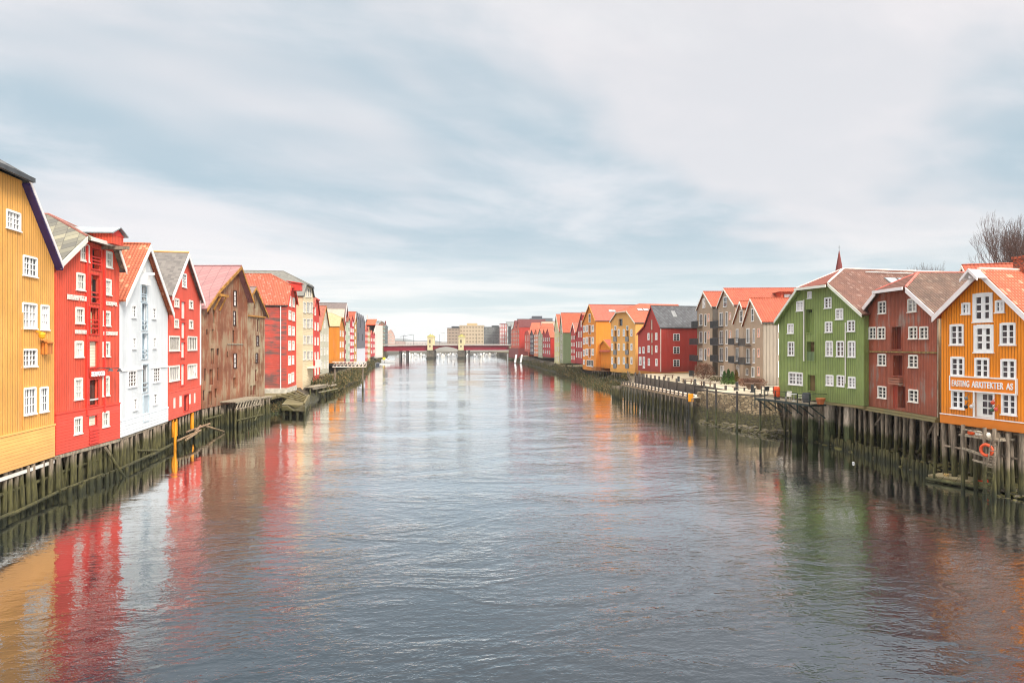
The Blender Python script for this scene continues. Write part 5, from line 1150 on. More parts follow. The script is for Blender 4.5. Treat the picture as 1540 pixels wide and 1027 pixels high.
def scrub(name, path, wid, count, mats, seed, z0, z1, size=.35, inward=1, hmax=1.2):
    rnd = random.Random(seed); mb = MB(); P = [Vector((*p, 0)) for p in path]
    clumps = []
    for i in range(count//26):
        k = rnd.uniform(0, len(P)-1.001); q = P[int(k)].lerp(P[int(k)+1], k % 1); t = rnd.random()
        clumps.append((q+Vector((inward*wid*t, 0, z0+(z1-z0)*t)), rnd.uniform(.5, 1.3)))
    for c, s in clumps:
        for j in range(26):
            d = Vector((rnd.gauss(0, .55), rnd.gauss(0, .7), abs(rnd.gauss(0, .45))*hmax))*s; p = c+d
            a = Vector((rnd.uniform(-1,1), rnd.uniform(-1,1), rnd.uniform(-.1,2.2))).normalized()*size*rnd.uniform(.5,1.9); b_ = a.cross(Vector((rnd.uniform(-1,1),rnd.uniform(-1,1),rnd.uniform(-1,1)))).normalized()*size*.2
            mb.mi = rnd.randrange(len(mats)); mb.add([p-b_, p+b_, p+a], [(0,1,2)])
    return tag(mb.build(name, mats), kind='stuff')
SC1 = leaf_mat('scrub_green', S(54,62,28), S(86,84,42), S(36,44,20)); SC2 = leaf_mat('scrub_straw', S(134,112,66), S(96,78,48), S(66,58,34))
scrub('right_bank_scrub', [(17.0,212),(15.6,240),(13.2,277),(6.8,367),(0,470)], 4.5, 11000, [SC1, SC1, SC2], 4, .1, 1.7, .5)
scrub('near_right_bank_scrub', [(22.0,138),(19.4,158),(18.4,176),(17.5,200),(17.0,214)], 5.5, 7500, [SC1, SC1, SC2], 14, .1, .75, .4, 1, .8)
scrub('left_bank_scrub', [(-36.2,134),(-37.2,145),(-39.5,160),(-41.5,181),(-45,206),(-55,260),(-68,340),(-86,450)], 3.2, 11000, [SC1, SC1, SC2], 6, .2, 2.0, .5, -1)
scrub('left_platform_weed', [(-34.8,98),(-33.9,104),(-33.9,110)], 3, 2200, [SC1, SC2], 7, .3, 1.6, .22, -1, .5)

# stakes along the right shore
t = empty('shore_palisade', (32,62,0), 0, 'long row of short mossy stakes along the water under the green and rust red houses', 'palisade')
pts = [Vector((31.2,75.0)), Vector((31.7,68)), Vector((32.05,60)), Vector((32.15,51.5))]; d = 0; rnd = random.Random(8); i = 0
for a, b_ in zip(pts, pts[1:]):
    L_ = (b_-a).length; k = int(L_/.34)
    for j in range(k):
        q = a.lerp(b_, (j+rnd.uniform(-.2,.2))/k); put_pile(t, q.x-32, q.y-62, rnd.uniform(.75, 1.15), .13*rnd.uniform(.8,1.25), -.6, (rnd.gauss(0,.03), rnd.gauss(0,.03)), 'stake')
# ------------------------------------------------------------------ stone quay wall with posts
QW = stone('quay_stone', S(112,94,68), S(176,156,122), 1.7, (S(64,64,30), 1.9), gap=(.05,.042,.03))
top = [(31.6,82.2,3.86),(29.7,80.5,3.86),(27.2,84.8,3.82),(25.0,89.3,3.78),(24.9,92,3.76)]
bot = [(31.0,77.4,-.5),(28.2,77.2,-.5),(26.0,82.6,-.5),(24.2,88.6,-.5),(24.3,92,-.5)]
mid1 = [tuple(Vector(a).lerp(Vector(b_), .33)) for a, b_ in zip(bot, top)]; mid2 = [tuple(Vector(a).lerp(Vector(b_), .68)) for a, b_ in zip(bot, top)]
inn = [(32.2,84,3.9),(30.4,82.5,3.9),(28.2,85.6,3.86),(26.0,90,3.82),(26.2,92,3.8)]
o = strip_mesh('stone_quay_wall', [bot, mid1, mid2, top, inn], QW, .12, kind=None, sub=12)
tag(o, 'sloping rough stone quay wall, pale on top and mossy below, beside the boardwalk', 'quay wall')
TIMB = pile_mat('dark_timber', (.085,.07,.06), (.08,.085,.035), (.04,.045,.02), 2.0)
t = empty('quay_fence', (27,84,0), 0, 'post and rail fence on tall timber posts in front of the stone quay wall', 'fence')
fp = []
for px, py in ((1063.5,588),(1077,590),(1108.5,593),(1143.5,597)):
    Y = {1063.5:86.6,1077:84.2,1108.5:79.6,1143.5:76.6}[px]; q = PW(px, HY, Y); fp.append(q)
    m2 = MB(); m2.beam((q.x-27,q.y-84,-.6),(q.x-27,q.y-84,CAMZ-(py-5-HY)*Y/FPX),.2,.2); m2.build('post', TIMB, t)
for a, b_ in zip([Vector((24.3,90.5,0))]+fp, fp+[Vector((29.8,79.5,0))]):
    m2 = MB(); m2.beam((a.x-27,a.y-84,4.25),(b_.x-27,b_.y-84,4.25),.12,.12); m2.build('rail', TIMB, t)
# ------------------------------------------------------------------ boardwalk pier
A = Vector((23.9,90,0)); B_ = Vector((19.9,124,0)); dv = (B_-A).normalized(); nv = Vector((dv.y, -dv.x, 0))   # nv points inland
L_ = (B_-A).length
t = empty('boardwalk', (A.x,A.y,0), math.atan2(dv.y, dv.x), 'pale timber boardwalk on a row of slim piles below the quay square', 'boardwalk')
mb = MB()
k = 90
for i in range(k): mb.box(L_*i/k, L_*(i+.9)/k, -2.5, .05, 3.02, 3.1)
mb.build('decking', paint(S(198,182,164),.15,.8,'pale_decking'), t)
mb = MB(); mb.box(-.1, L_, .05, .17, 2.72, 3.0); mb.box(-.1, L_, -1.9, -1.75, 2.7, 3.0); mb.box(0, L_, -.2, .02, 3.22, 3.36); mb.build('edge_beam', boards(S(150,126,94),'H',.5,wear=.4,key='edge_beam_wood'), t)
for i in range(21):
    u = .2+L_*i/20.5; put_pile(t, u, .12, 3.0, .14, lean=(random.gauss(0,.008), random.gauss(0,.01)))
    m2 = MB(); m2.box(u-.09, u+.09, -.02, .16, 3.0, 3.62); m2.build('post', TIMB, t)
    if i % 2 == 0: put_pile(t, u, -1.8, 2.8, .13)
for i in range(6): put_pile(t, L_+.5+i*1.6, .12-.15*i, 2.6-.1*i, .15)
t = empty('boardwalk_ladder', tuple(A+dv*1.3-nv*.25), math.atan2(dv.y, dv.x), 'dark ladder from the near end of the boardwalk down to the water', 'ladder')
mb = MB(); mb.box(-.3,-.24,0,.06,-.3,3.4); mb.build('side_rail', DGREY, t); mb = MB(); mb.box(.24,.3,0,.06,-.3,3.4)
mb.build('side_rail', DGREY, t)
for i in range(11): mb = MB(); mb.box(-.24,.24,.01,.05,.1+.3*i,.15+.3*i); mb.build('rung', DGREY, t)
q = A+dv*.1-nv*.3
mb = MB(); mb.box(-.35,.35,-.03,.03,0,1.05); o = mb.build('warning_sign', paint(S(242,158,20),.05,.5,'sign_yellow')); o.location = (q.x, q.y, 2.55); o.rotation_euler.z = R(8); tag(o, 'plain square yellow-orange board at the near end of the boardwalk', 'sign')
# dark timber retaining wall between boardwalk and square
t = empty('timber_retaining_wall', (A.x,A.y,0), math.atan2(dv.y, dv.x), 'dark plank retaining wall with tall posts between boardwalk and square', 'retaining wall')
PANEL = boards(S(84,76,68),'H',.28,wear=.3,wearcol=(.14,.12,.09),key='panel_wood')
wl = [(4.5,-6.6,3.95),(8,-4.9,4.3),(12,-3.6,4.4),(17,-2.8,4.5),(L_,-2.7,4.6)]
pts = []
for (a0,b0,c0),(a1,b1,c1) in zip(wl, wl[1:]):
    n_ = max(1, round(math.hypot(a1-a0,b1-b0)/2.1))
    for i in range(n_): f = i/n_; pts.append((a0+(a1-a0)*f, b0+(b1-b0)*f, c0+(c1-c0)*f))
pts.append(wl[-1])
for p, q in zip(pts, pts[1:]):
    mb = MB(); mb.slab([(p[0],p[1],2.6),(q[0],q[1],2.6),(q[0],q[1],q[2]-.15),(p[0],p[1],p[2]-.15)],(0,.1,0)); mb.build('plank_panel', PANEL, t)
for p in pts: mb = MB(); mb.beam((p[0],p[1]+.12,2.6),(p[0],p[1]+.12,p[2]+.42),.26,.26); mb.build('post', TIMB, t)
# stairs at the far end of the boardwalk
q = B_+dv*1.0-nv*(-2.8)
t = empty('wooden_stairs', (22.9,125.5,3.0), math.atan2(dv.y, dv.x), 'short timber stairs with railing from the boardwalk up to the red house', 'stairs')
for i in range(8): mb = MB(); mb.box(i*.3, i*.3+.34, -1.2, 1.0, i*.16, i*.16+.06); mb.build('tread', WOODG, t)
for y in (-1.2, 1.0):
    mb = MB(); mb.beam((0,y,.9),(2.4,y,2.2),.07,.07); mb.beam((0,y,0),(2.4,y,1.25),.06,.25)
    for i in range(9): mb.box(i*.3, i*.3+.05, y-.03, y+.03, i*.16, .9+i*.163)
    mb.build('railing', boards(S(120,104,88),'V',.2,key='rail_wood'), t)
# ------------------------------------------------------------------ things on the square
def bollard(px, py, hpx, label):
    q = GP(px, py, 4.0); hh = hpx*q.y/FPX; mb = MB(); mb.lathe([(.20,0),(.20,hh*.82),(.17,hh*.84),(.17,hh*.88),(.21,hh*.9),(.21,hh)],12); mb.box(-.24,.24,-.24,.24,0,.12)
    o = mb.build('bollard', DGREY); o.location = q; return tag(o, label, 'bollard', 'dark bollards on the quay square')
bollard(1020.5, 574, 8, 'dark bollard on the square in front of the dark red house, leftmost of the square'); bollard(1045.3, 578, 8, 'dark bollard on the square left of the second picnic table')
bollard(1108.3, 586.5, 12, 'tall dark bollard at the left end of the low bench'); bollard(1131.5, 590, 12, 'tall dark bollard at the right end of the low bench')
def picnic(px, py, label):
    t = empty('picnic_table', GP(px, py, 4.0), R(-20), label, 'picnic table', 'picnic tables on the square'); mt = boards(S(130,98,76),'V',.2,key='picnic_wood')
    mb = MB(); mb.box(-.9,.9,-.38,.38,.7,.75); mb.build('tabletop', mt, t)
    for s in (-1,1): mb = MB(); mb.box(-.9,.9,s*.72-.14,s*.72+.14,.43,.47); mb.build('seat', mt, t); mb = MB(); mb.beam((s*.6,-.7,0),(s*.6,-.2,.7),.08,.08); mb.beam((s*.6,.7,0),(s*.6,.2,.7),.08,.08); mb.beam((s*.6,-.8,.4),(s*.6,.8,.4),.08,.08); mb.build('leg_frame', mt, t)
picnic(1033.5, 577, 'picnic table nearer the dark red house, behind the plank retaining wall'); picnic(1061.5, 581, 'picnic table further right, behind the plank retaining wall')
picnic(1006, 570, 'picnic table close to the dark red house wall')
q = GP(1119.5, 588, 4.0); t = empty('low_bench', q, R(-38), 'long low plank bench between two tall dark bollards', 'bench')
mb = MB(); mb.box(-1.6,1.6,-.2,.2,.4,.47); mb.build('seat', boards(S(120,96,78),'V',.2,key='bench_wood'), t)
for x in (-1.3,0,1.3): mb = MB(); mb.box(x-.06,x+.06,-.17,.17,0,.4); mb.build('leg', DGREY, t)
for px, lb in ((1127,'round brown planter bowl left of the other, before the grey house'),(1141.5,'round brown planter bowl nearest the green house')):
    q = GP(px, 585.5, 4.0); mb = MB(); mb.lathe([(.22,0),(.25,.1),(.62,.75),(.66,.9),(.58,.9),(.5,.75)],16); o = mb.build('planter_bowl', paint(S(112,88,76),.15,.7,'bowl_brown')); o.location = q; tag(o, lb, 'planter')
for px, lb in ((1038.3,'left one of two black bins beside the dark red house'),(1041.5,'right one of two black bins beside the dark red house')):
    q = GP(px, 565.5, 4.0); t = empty('waste_bin', q, 0, lb, 'waste bin', 'bins by the dark red house'); mb = MB(); mb.slab([(-.25,-.28,0),(.25,-.28,0),(.25,.28,0),(-.25,.28,0)],(0,-.03,1.0)); mb.build('bin_body', DGREY, t); mb = MB(); mb.box(-.28,.28,-.36,.3,1.0,1.08); mb.build('lid', DGREY, t)
q = GP(1156.5, 592, 4.0)
t = empty('patio_table', q, R(10), 'dark patio table by the corner of the grey apartment house', 'table'); mb = MB(); mb.box(-.9,.9,-.45,.45,.85,.9); mb.build('tabletop', DGREY, t)
for x in (-.8,.8):
    for y in (-.4,.4): mb = MB(); mb.box(x-.04,x+.04,y-.04,y+.04,0,.85); mb.build('leg', DGREY, t)
for dx, lb in ((-.7,'dark patio chair left of the dark patio table'),(.6,'dark patio chair right of the dark patio table')): chair((q.x+dx,q.y-1.0,4.0), R(180), DGREY, lb)
q = GP(1168.5, 592.5, 4.2)
t = empty('lifebuoy_box', (at(green_h,1168.2,-1.5,4.2)), rz, 'bright orange rescue box on a stand at the left end of the terrace deck', 'rescue box')
mb = MB()
for x0,x1 in ((-.42,-.02),(.02,.42)): mb.lathe([(.02,.25),(.19,.32),(.2,.7),(.2,1.1),(.17,1.3),(.02,1.36)],12,((x0+x1)/2,0,0))
mb.build('float_case', paint(S(232,84,22),.05,.5,'rescue_orange'), t, smooth=True); mb = MB(); mb.box(-.45,.45,-.05,.05,.0,.2); mb.box(-.03,.03,-.03,.03,0,1.2); mb.build('stand', DGREY, t)

def bush(name, loc, rx, ry, hz_, n, mats, label, size=.16, cone=False, group=None, seed=0, cat='shrub'):
    rnd = random.Random(seed+int(loc[0]*10)); t = empty(name, loc, 0, label, cat, group); mb = MB()
    for i in range(n):
        a = rnd.uniform(0, 6.283); zz = rnd.random()**.8; r = math.sqrt(rnd.random())
        k = (1-zz*.85) if cone else math.sqrt(max(.05, 1-(2*zz-.75)**2*.45))*(.85+.15*math.sin(a*3+zz*4))
        p = Vector((rx*r*k*math.cos(a), ry*r*k*math.sin(a), zz*hz_*(.85+.2*rnd.random())))
        u = Vector((rnd.uniform(-1,1),rnd.uniform(-1,1),rnd.uniform(-.2,1))).normalized()*size*rnd.uniform(.6,1.4); v = u.cross(Vector((rnd.uniform(-1,1),rnd.uniform(-1,1),rnd.uniform(-1,1)))).normalized()*size*.4
        mb.mi = rnd.randrange(len(mats)); mb.add([p-v, p+v, p+u], [(0,1,2)])
    mb.build('foliage', mats, t); mb = MB()
    for i in range(4): mb.tube((0,0,0),(rx*rnd.uniform(-.5,.5),ry*rnd.uniform(-.5,.5),hz_*.7),.05,.02,5)
    mb.build('stem', paint(S(84,66,52),.2,.9,'stem_bark'), t); return t
HB = leaf_mat('hedge_brown', S(122,84,66), S(88,62,48), S(146,104,80)); HG = leaf_mat('conifer_green', S(60,92,30), S(92,124,44), S(44,70,26)); HO = leaf_mat('shrub_rust', S(120,86,30), S(88,72,30), S(64,72,30))
bush('bare_hedge', GP(1058,570,4.0), 2.2, 2.2, 2.8, 2600, [HB], 'big rounded brown leafless hedge at the foot of the farthest grey gable')
for px, lb in ((1119,'low brown hedge under the balconies, left of the other low hedge'),(1130,'low brown hedge in the middle before the nearest grey gable'),(1141,'low brown hedge at the right corner of the nearest grey gable')): bush('low_hedge', GP(px,581,4.0), 1.3, .9, 1.15, 1100, [HB], lb, .13)
for px, hh, mt, lb in ((1089.5,2.0,HG,'green conifer, leftmost and widest of the row by the grey houses'),(1095.5,2.3,HG,'green conifer, second from the left by the grey houses'),(1101.5,1.9,HG,'slim green conifer beside the rust brown one'),(1107.5,2.2,HO,'rust brown conifer at the right end of the row')): bush('conifer', GP(px,578,4.0), .75, .7, hh, 1300, [mt], lb, .13, True, 'conifers by the grey houses', cat='conifer')
bush('low_shrub', GP(1078,574,4.0), 1.7, 1.0, .8, 700, [HO, SC1], 'low olive and rust shrub between hedge and conifers', .14)
bush('planter_shrub', (22.4,133,3.4), 1.6, 1.4, 1.3, 900, [HO, SC1], 'dark rusty shrub beside the stairs, right of the yellow apartment house', .16)

# ------------------------------------------------------------------ under the orange house: dock, ring, ladder, raft
oh = orange_h; orz = oh.root.rotation_euler.z
def oat(px, w, z): return at(oh, px, w, z)
t = empty('timber_dock_frame', (oh.root.location.x, oh.root.location.y, 0), orz, 'small timber dock frame on tall piles under the orange house', 'dock frame')
ua, ub = oh.P(1449,519,-1.2)[0], oh.P(1496,519,-1.2)[0]
for u in (ua, (ua+ub)/2+.5, ub): put_pile(t, u, -1.25, 4.5, .13); put_pile(t, u+.3, -.5, 4.2, .13)
mb = MB(); mb.box(ua-.3, ub+.3, -1.3, .1, 3.7, 3.82); mb.beam((ua,-1.3,2.9),(ub,-1.3,2.5),.14,.14); mb.beam((ua,-1.3,4.2),(ub-.6,-1.3,4.1),.1,.1); mb.beam((ua+.8,-1.3,2.2),(ub,-1.3,2.1),.12,.12); mb.build('dock_beam', WOODG, t)
for i, (c, k) in enumerate((('rescue_orange',0),('cream_paint',1),('cream_paint',2))): 
    mb = MB(); u = ua+.5+.6*i; mb.lathe([(.02,-.2),(.16,-.14),(.17,.14),(.02,.2)],10,(0,0,0)); o = mb.build('boat_fender', MATS[c]); o.rotation_euler = (0,R(90),orz); q = oh.A+oh.e*u+oh.n*(-1.1); o.location = (q.x,q.y,4.02); tag(o, ('orange','cream','small cream')[i]+' fender lying on the dock frame beam, '+('leftmost','middle','rightmost')[i]+' of three', 'fender')
q = oat(1483.5, -1.5, 3.05); mb = MB(); n1, n2 = 26, 10; vs = []
for i in range(n1):
    a = 2*math.pi*i/n1
    for j in range(n2): b2 = 2*math.pi*j/n2; rr = .36+.1*math.cos(b2); vs.append((rr*math.cos(a), .1*math.sin(b2), rr*math.sin(a)))
mb.add(vs, [(i*n2+j, i*n2+(j+1)%n2, ((i+1)%n1)*n2+(j+1)%n2, ((i+1)%n1)*n2+j) for i in range(n1) for j in range(n2)])
o = mb.build('life_ring', paint(S(228,86,40),.05,.5,'ring_orange'), smooth=True); o.location = q; o.rotation_euler.z = orz+R(10); tag(o, 'orange life ring hanging on the dock frame under the orange house', 'life ring')
t = empty('dock_ladder', oat(1493,-1.6,0), orz, 'mossy timber ladder from the dock frame down to the raft', 'ladder')
for s in (-.28,.28): mb = MB(); mb.beam((s-.25,-.25,0),(s+.15,.1,4.2),.09,.07); mb.build('side_rail', PILE, t)
for i in range(11): f = i/11; mb = MB(); mb.beam((-.28-.25+.4*f,-.27+.35*f,.25+3.9*f),(.28-.25+.4*f,-.27+.35*f,.25+3.9*f),.06,.06); mb.build('rung', PILE, t)
p0, p1 = GP(1401, 721, .1), GP(1506, 739, .1); e_ = (p1-p0); ang = math.atan2(e_.y, e_.x); Lr = e_.length
t = empty('moored_raft', (p0.x, p0.y, .12), ang, 'weathered log raft moored under the orange house', 'raft')
mb = MB()
for i in range(9): mb.tube((-.1+.1*(i%3), -.15+.2*i, .22), (Lr-.1*(i%2), -.15+.2*i, .22), .11, n=7)
mb.build('log_deck', boards(S(164,148,104),'H',.3,wear=.6,wearcol=(.15,.16,.07),key='raft_logs'), t)
mb = MB(); mb.box(-.1, Lr*.62, -.3, 1.65, .3, .36); mb.build('plank_deck', boards(S(176,160,122),'V',.22,wear=.45,wearcol=(.2,.18,.09),key='raft_planks'), t)
mb = MB(); mb.box(Lr*.64, Lr, -.32, .25, .3, .44); mb.tube((-.2,-.3,.05),(Lr,-.35,.05),.13); mb.tube((-.1,1.6,.05),(Lr,1.6,.05),.13); mb.build('float_beam', WOODG, t)
for x in (.35, Lr*.67): mb = MB(); mb.tube((x,-.28,0),(x,-.28,.95),.09); mb.build('post', PILE, t)
mb = MB(); prev = None
for i in range(25):
    f = i/24; p = Vector((.35+f*Lr*.6, -.42, .75-.6*math.sin(math.pi*((f*3) % 1)))); 
    if prev: mb.tube(prev, p, .015, n=4)
    prev = p
mb.build('mooring_rope', WOODG, t)
mb = MB(); mb.box(-.4,.4,-.15,.15,0,.16); mb.box(.15,.4,-.17,.17,.05,.28); o = mb.build('orange_crate', paint(S(224,76,36),.1,.5,'crate_orange')); q = p0.lerp(p1, .82); o.location = (q.x-.1, q.y+.3, .46); o.rotation_euler.z = ang; tag(o, 'flat orange crate lying on the right end of the raft', 'crate')
mb = MB(); mb.lathe([(.13,0),(.17,.28),(.15,.28)],12); o = mb.build('bucket', paint(S(206,170,110),.1,.6,'bucket_tan')); q = p0.lerp(p1,.33); o.location = (q.x, q.y+.8, .36); tag(o, 'tan bucket standing on the raft deck', 'bucket')
mb = MB(); mb.lathe([(.11*math.cos(R(a)), .11*math.sin(R(a))) for a in range(-80,81,20)],12); o = mb.build('mooring_buoy', PIPE, smooth=True); o.location = GP(1283.5,696,.05); tag(o, 'small grey-white buoy afloat before the rust red house', 'buoy')

# ------------------------------------------------------------------ left: concrete platform, gangway, floats
CP = stone('mossy_concrete', S(112,102,66), S(134,122,84), .25, (S(74,72,38), 1.3), gap=(.16,.14,.08))
t = empty('concrete_landing', (-35,112,0), 0, 'mossy concrete landing platform with sloping ribs before the red hoist warehouse', 'landing platform')
def rel(x, y, z): return (x+35, y-112, z)
mb = MB(); mb.slab([rel(-40,98.2,2.05), rel(-35.0,98.2,2.05), rel(-35.4,111,2.05), rel(-38.6,122,2.05), rel(-42,122,2.05)], (0,0,.3)); mb.build('upper_slab', CP, t)
mb = MB(); mb.slab([rel(-32.6,96.6,.75), rel(-29.0,95.6,.75), rel(-33.2,112,.75), rel(-36.6,112,.75)], (0,0,.85)); mb.build('lower_slab', CP, t)
mb = MB(); mb.slab([rel(-29.0,95.6,1.6), rel(-33.2,112,1.6), rel(-33.5,112,1.6), rel(-29.3,95.7,1.6)], (0,0,.3)); mb.build('kerb', CP, t)
for i in range(5): mb = MB(); y_ = 100.5+2.4*i; xo = -29.4-4.2*(y_-95.6)/16.4; mb.beam(rel(-35.2,y_+1.5,2.5), rel(xo,y_,1.75), .22, .22); mb.build('rib', CP, t)
for f in (.05,.35,.65,.95): put_pile(t, -32.6+3.6*f+35, 97.0-f-112, .8, .2)
for f in (.2,.4,.6,.8): put_pile(t, -29.2-4.2*f+35, 95.8+16*f-112, .8, .2)
p0, p1 = PW(500,551,150), PW(546,551.5,160); p1 = Vector((p0.x+7.0, p0.y+2, 0)); p0.z = 0
zg = CAMZ-(552-HY)*150/FPX
t = empty('truss_gangway', (p0.x, p0.y, zg), math.atan2(2, 7), 'pale steel truss gangway reaching out over the water from the left bank', 'gangway')
Lg = 7.28; mb = MB()
for yy in (0, 1.2):
    mb.beam((0,yy,0),(Lg,yy,0),.12,.12); mb.beam((0,yy,1.15),(Lg,yy,1.15),.1,.12)
    for i in range(9): a = Lg*i/9; mb.beam((a,yy,0),(a+Lg/9,yy,1.15),.07,.07); mb.beam((a+Lg/9,yy,0),(a+Lg/9,yy,1.15),.06,.06)
mb.build('truss', paint(S(226,208,192),.05,.5,'gangway_paint'), t); mb = MB(); mb.box(0,Lg,.05,1.15,.0,.06); mb.build('walkway', PIPE, t)
for u in (.5, Lg*.9): put_pile(t, u, .6, zg, .2, z0=zg)
for px, py, lb in ((511,566,'brick red mooring float farther left-hand, closer to the camera side'),(520.5,560.5,'brick red mooring float behind, just under the gangway')):
    q = GP(px, py+9, .0) if False else GP(px, py+2, .1); mb = MB(); mb.box(-1.3,1.3,-.6,.6,-.1,.42); mb.tube((-1.0,0,.4),(-1.0,0,.75),.08); mb.tube((1.0,0,.4),(1.0,0,.75),.08); o = mb.build('mooring_float', paint(S(164,84,60),.15,.7,'float_red')); o.location = q; tag(o, lb, 'float')
t = empty('timber_landing', (-36.8,128,0), 0, 'weedy timber landing stage between cream warehouse and gangway', 'landing stage')
for i in range(8): put_pile(t, random.uniform(-.5,1.2), -3+2.3*i, random.uniform(1.4,2.6), .18)
mb = MB(); mb.beam((.4,-3,2.0),(.2,14,1.8),.2,.3); mb.beam((1.2,-2,1.3),(1.0,12,1.1),.2,.2); mb.box(-1.2,.6,-3,6,2.2,2.35); mb.build('stage_deck', WOODG, t)

# ------------------------------------------------------------------ boats
def boat(loc, rot, L_, hull_c, label, cabin=True, group=None, cab_c=None, beam=None):
    t = empty('motorboat', loc, rot, label, 'boat', group); Bm = beam or L_*.34; H_ = L_*.16; mb = MB(); n = 9; vs = []
    for i in range(n):
        f = i/(n-1); x = -L_/2+L_*f; wdt = Bm/2*(1-max(0, (f-.45)/.55)**2.2) if f < 1 else .02; wdt = max(wdt, .03); sh = H_*(1+.35*f*f)
        vs += [(x,-wdt,sh),(x,-wdt*.72,.02),(x,0,-.12),(x,wdt*.72,.02),(x,wdt,sh)]
    fs = [(i*5+j, i*5+j+1, (i+1)*5+j+1, (i+1)*5+j) for i in range(n-1) for j in range(4)]+[(4,3,2,1,0)]
    fs += [(i*5, (i+1)*5, (i+1)*5+4, i*5+4) for i in range(n-1)]
    mb.add(vs, fs); mb.build('hull', hull_c, t)
    if cabin:
        mb = MB(); a, b2, c2, d2 = -L_*.12, L_*.22, Bm*.32, H_*1.05; hh = L_*.16
        mb.slab([(a,-c2,d2),(b2,-c2*.8,d2),(b2-.25*hh,-c2*.7,d2+hh),(a,-c2*.9,d2+hh)],(0,c2*1.7,0)); mb.build('cabin', cab_c or WHITE, t)
        mb = MB(); mb.box(a+.15,b2-.5*hh,-c2-.02,c2*.9,d2+hh*.45,d2+hh*.8); mb.build('cabin_window', GLASS, t)
        mb = MB(); mb.box(-L_/2-.2,-L_/2,-.15,.15,.1,H_*1.3); mb.build('outboard_motor', DGREY, t)
    return t
HULLW = paint(S(206,206,204),.03,.35,'hull_white'); HULLG = paint(S(190,190,190),.1,.4,'hull_grey'); 
BY = Yof(576, LP)*.0+300
def bpt(px, py): return GP(px, py, .05)
boat(bpt(583.5,545.5), R(200), 7.5, HULLW, 'white motorboat moored by the left bank, beside the yellow-cabined boat')
boat(bpt(577.5,544.5), R(100), 8.5, HULLW, 'boat with a bright yellow cabin moored by the left bank', cab_c=paint(S(240,214,40),.05,.4,'yellow_cabin'))
boat(bpt(568,549), R(100), 6.5, paint(S(60,66,78),.1,.4,'hull_dark'), 'small dark open boat nearest the gangway on the left', cabin=False)
t = empty('floating_jetty', bpt(567,547.5), R(10), 'grey floating jetty beside the small dark boat', 'jetty'); mb = MB(); mb.box(-5,5,-1,1,-.1,.4); mb.build('deck', PIPE, t); mb = MB(); mb.tube((-4,-.9,.4),(-4,-.9,1.6),.12); mb.tube((4,-.9,.4),(4,-.9,1.6),.12); mb.build('mooring_post', DGREY, t)
rnd = random.Random(21); cols_ = ('white','cream','pale grey','navy')
side_words = [('under the left bridge span', 600, 640, 9), ('under the central bridge arch', 656, 688, 8), ('under the right bridge span', 702, 748, 10)]
for wd, xa, xb, n in side_words:
    for i in range(n):
        px = xa+(xb-xa)*(i+.5)/n; q = bpt(px, 534.5 if i % 2 else 536); c = cols_[(i*7+xa) % 3]; pos = ('leftmost of those boats','second from the left','third from the left','fourth from the left','fifth from the left','sixth from the left','seventh from the left','eighth from the left','ninth from the left','tenth from the left')[i]
        boat(q, R(rnd.uniform(60,120)), rnd.uniform(6,9), {'white':HULLW,'cream':CREAMW,'pale grey':HULLG}[c], f'{c} motorboat {wd}, {pos}', group='boats moored beyond the bridge')
t = empty('boat_jetty', GP(764,541,0), R(100), 'small jetty with white railings and a pile by the right bridge end', 'jetty')
mb = MB(); mb.box(-9,6,-3,0,.3,.8); mb.build('deck', WOODG, t)
mb = MB(); mb.tube((-6,1.2,-.5),(-6,1.2,4.2),.5,n=10); mb.build('mooring_pile', PIPE, t)
t = empty('white_slipway_ladder', GP(778,546,0), R(95), 'pair of pale slanting ramps leading up the right bank near the bridge', 'ramp')
for x in (-1.6,1.6): mb = MB(); mb.beam((-3,x,.2),(5,x-1.5,4.6),1.0,.3); mb.build('ramp_beam', PIPE, t)

# ------------------------------------------------------------------ bridge
BYY = 500.0
def bx(px): return (px-CX)*BYY/FPX
def bz(py): return CAMZ+(HY-py)*BYY/FPX
br = empty('girder_bridge', (bx(645),BYY,0), 0, 'dark red girder bridge with cream towers and green cupolas crossing the river', 'bridge')
X0 = bx(645)
CRIM = paint(S(150,16,44),.08,.5,'girder_crimson')
def gird(xa, xb, top0, top1, b0, b1, arch=False):
    mb = MB(); n = 16
    for yy in (0, 9.0):
        top = [(xa+(xb-xa)*i/n-X0, yy, top0+(top1-top0)*i/n) for i in range(n+1)]
        bt = [(xa+(xb-xa)*i/n-X0, yy, b0+(b1-b0)*i/n+(2.4*math.sin(math.pi*i/n)**.7 if arch else 0)) for i in range(n+1)]
        mb.slab(top+bt[::-1], (0, .5, 0))
        for i in range(n*2): x = xa+(xb-xa)*i/(n*2)-X0; mb.box(x, x+.18, yy-.2 if yy == 0 else yy+.5, yy if yy == 0 else yy+.7, (b0+b1)/2+(2.4*math.sin(math.pi*i/(2*n))**.7 if arch else 0), top0-.1)
    o = mb.build('girder', CRIM, br); return o
gird(bx(576), bx(643.5), bz(520.8), bz(519.3), bz(528), bz(527.5)); gird(bx(651), bx(690), bz(519.3), bz(519.3), bz(526.5), bz(526.5), True); gird(bx(697), bx(765), bz(519.3), bz(519.6), bz(526.6), bz(526.2))
mb = MB(); mb.box(bx(572)-X0, bx(768)-X0, -1.6, 11, bz(519.6), bz(518.7)); mb.build('deck', paint(S(196,188,180),.08,.7,'deck_concrete'), br)
mb = MB()
for yy in (-1.5, 10.9):
    mb.box(bx(572)-X0, bx(768)-X0, yy-.05, yy+.05, bz(517.0), bz(516.8))
    x = bx(572)-X0
    while x < bx(768)-X0: mb.box(x, x+.12, yy-.04, yy+.04, bz(518.7), bz(517.0)); x += .8
mb.build('railing', paint(S(160,150,146),.1,.5,'rail_grey'), br)
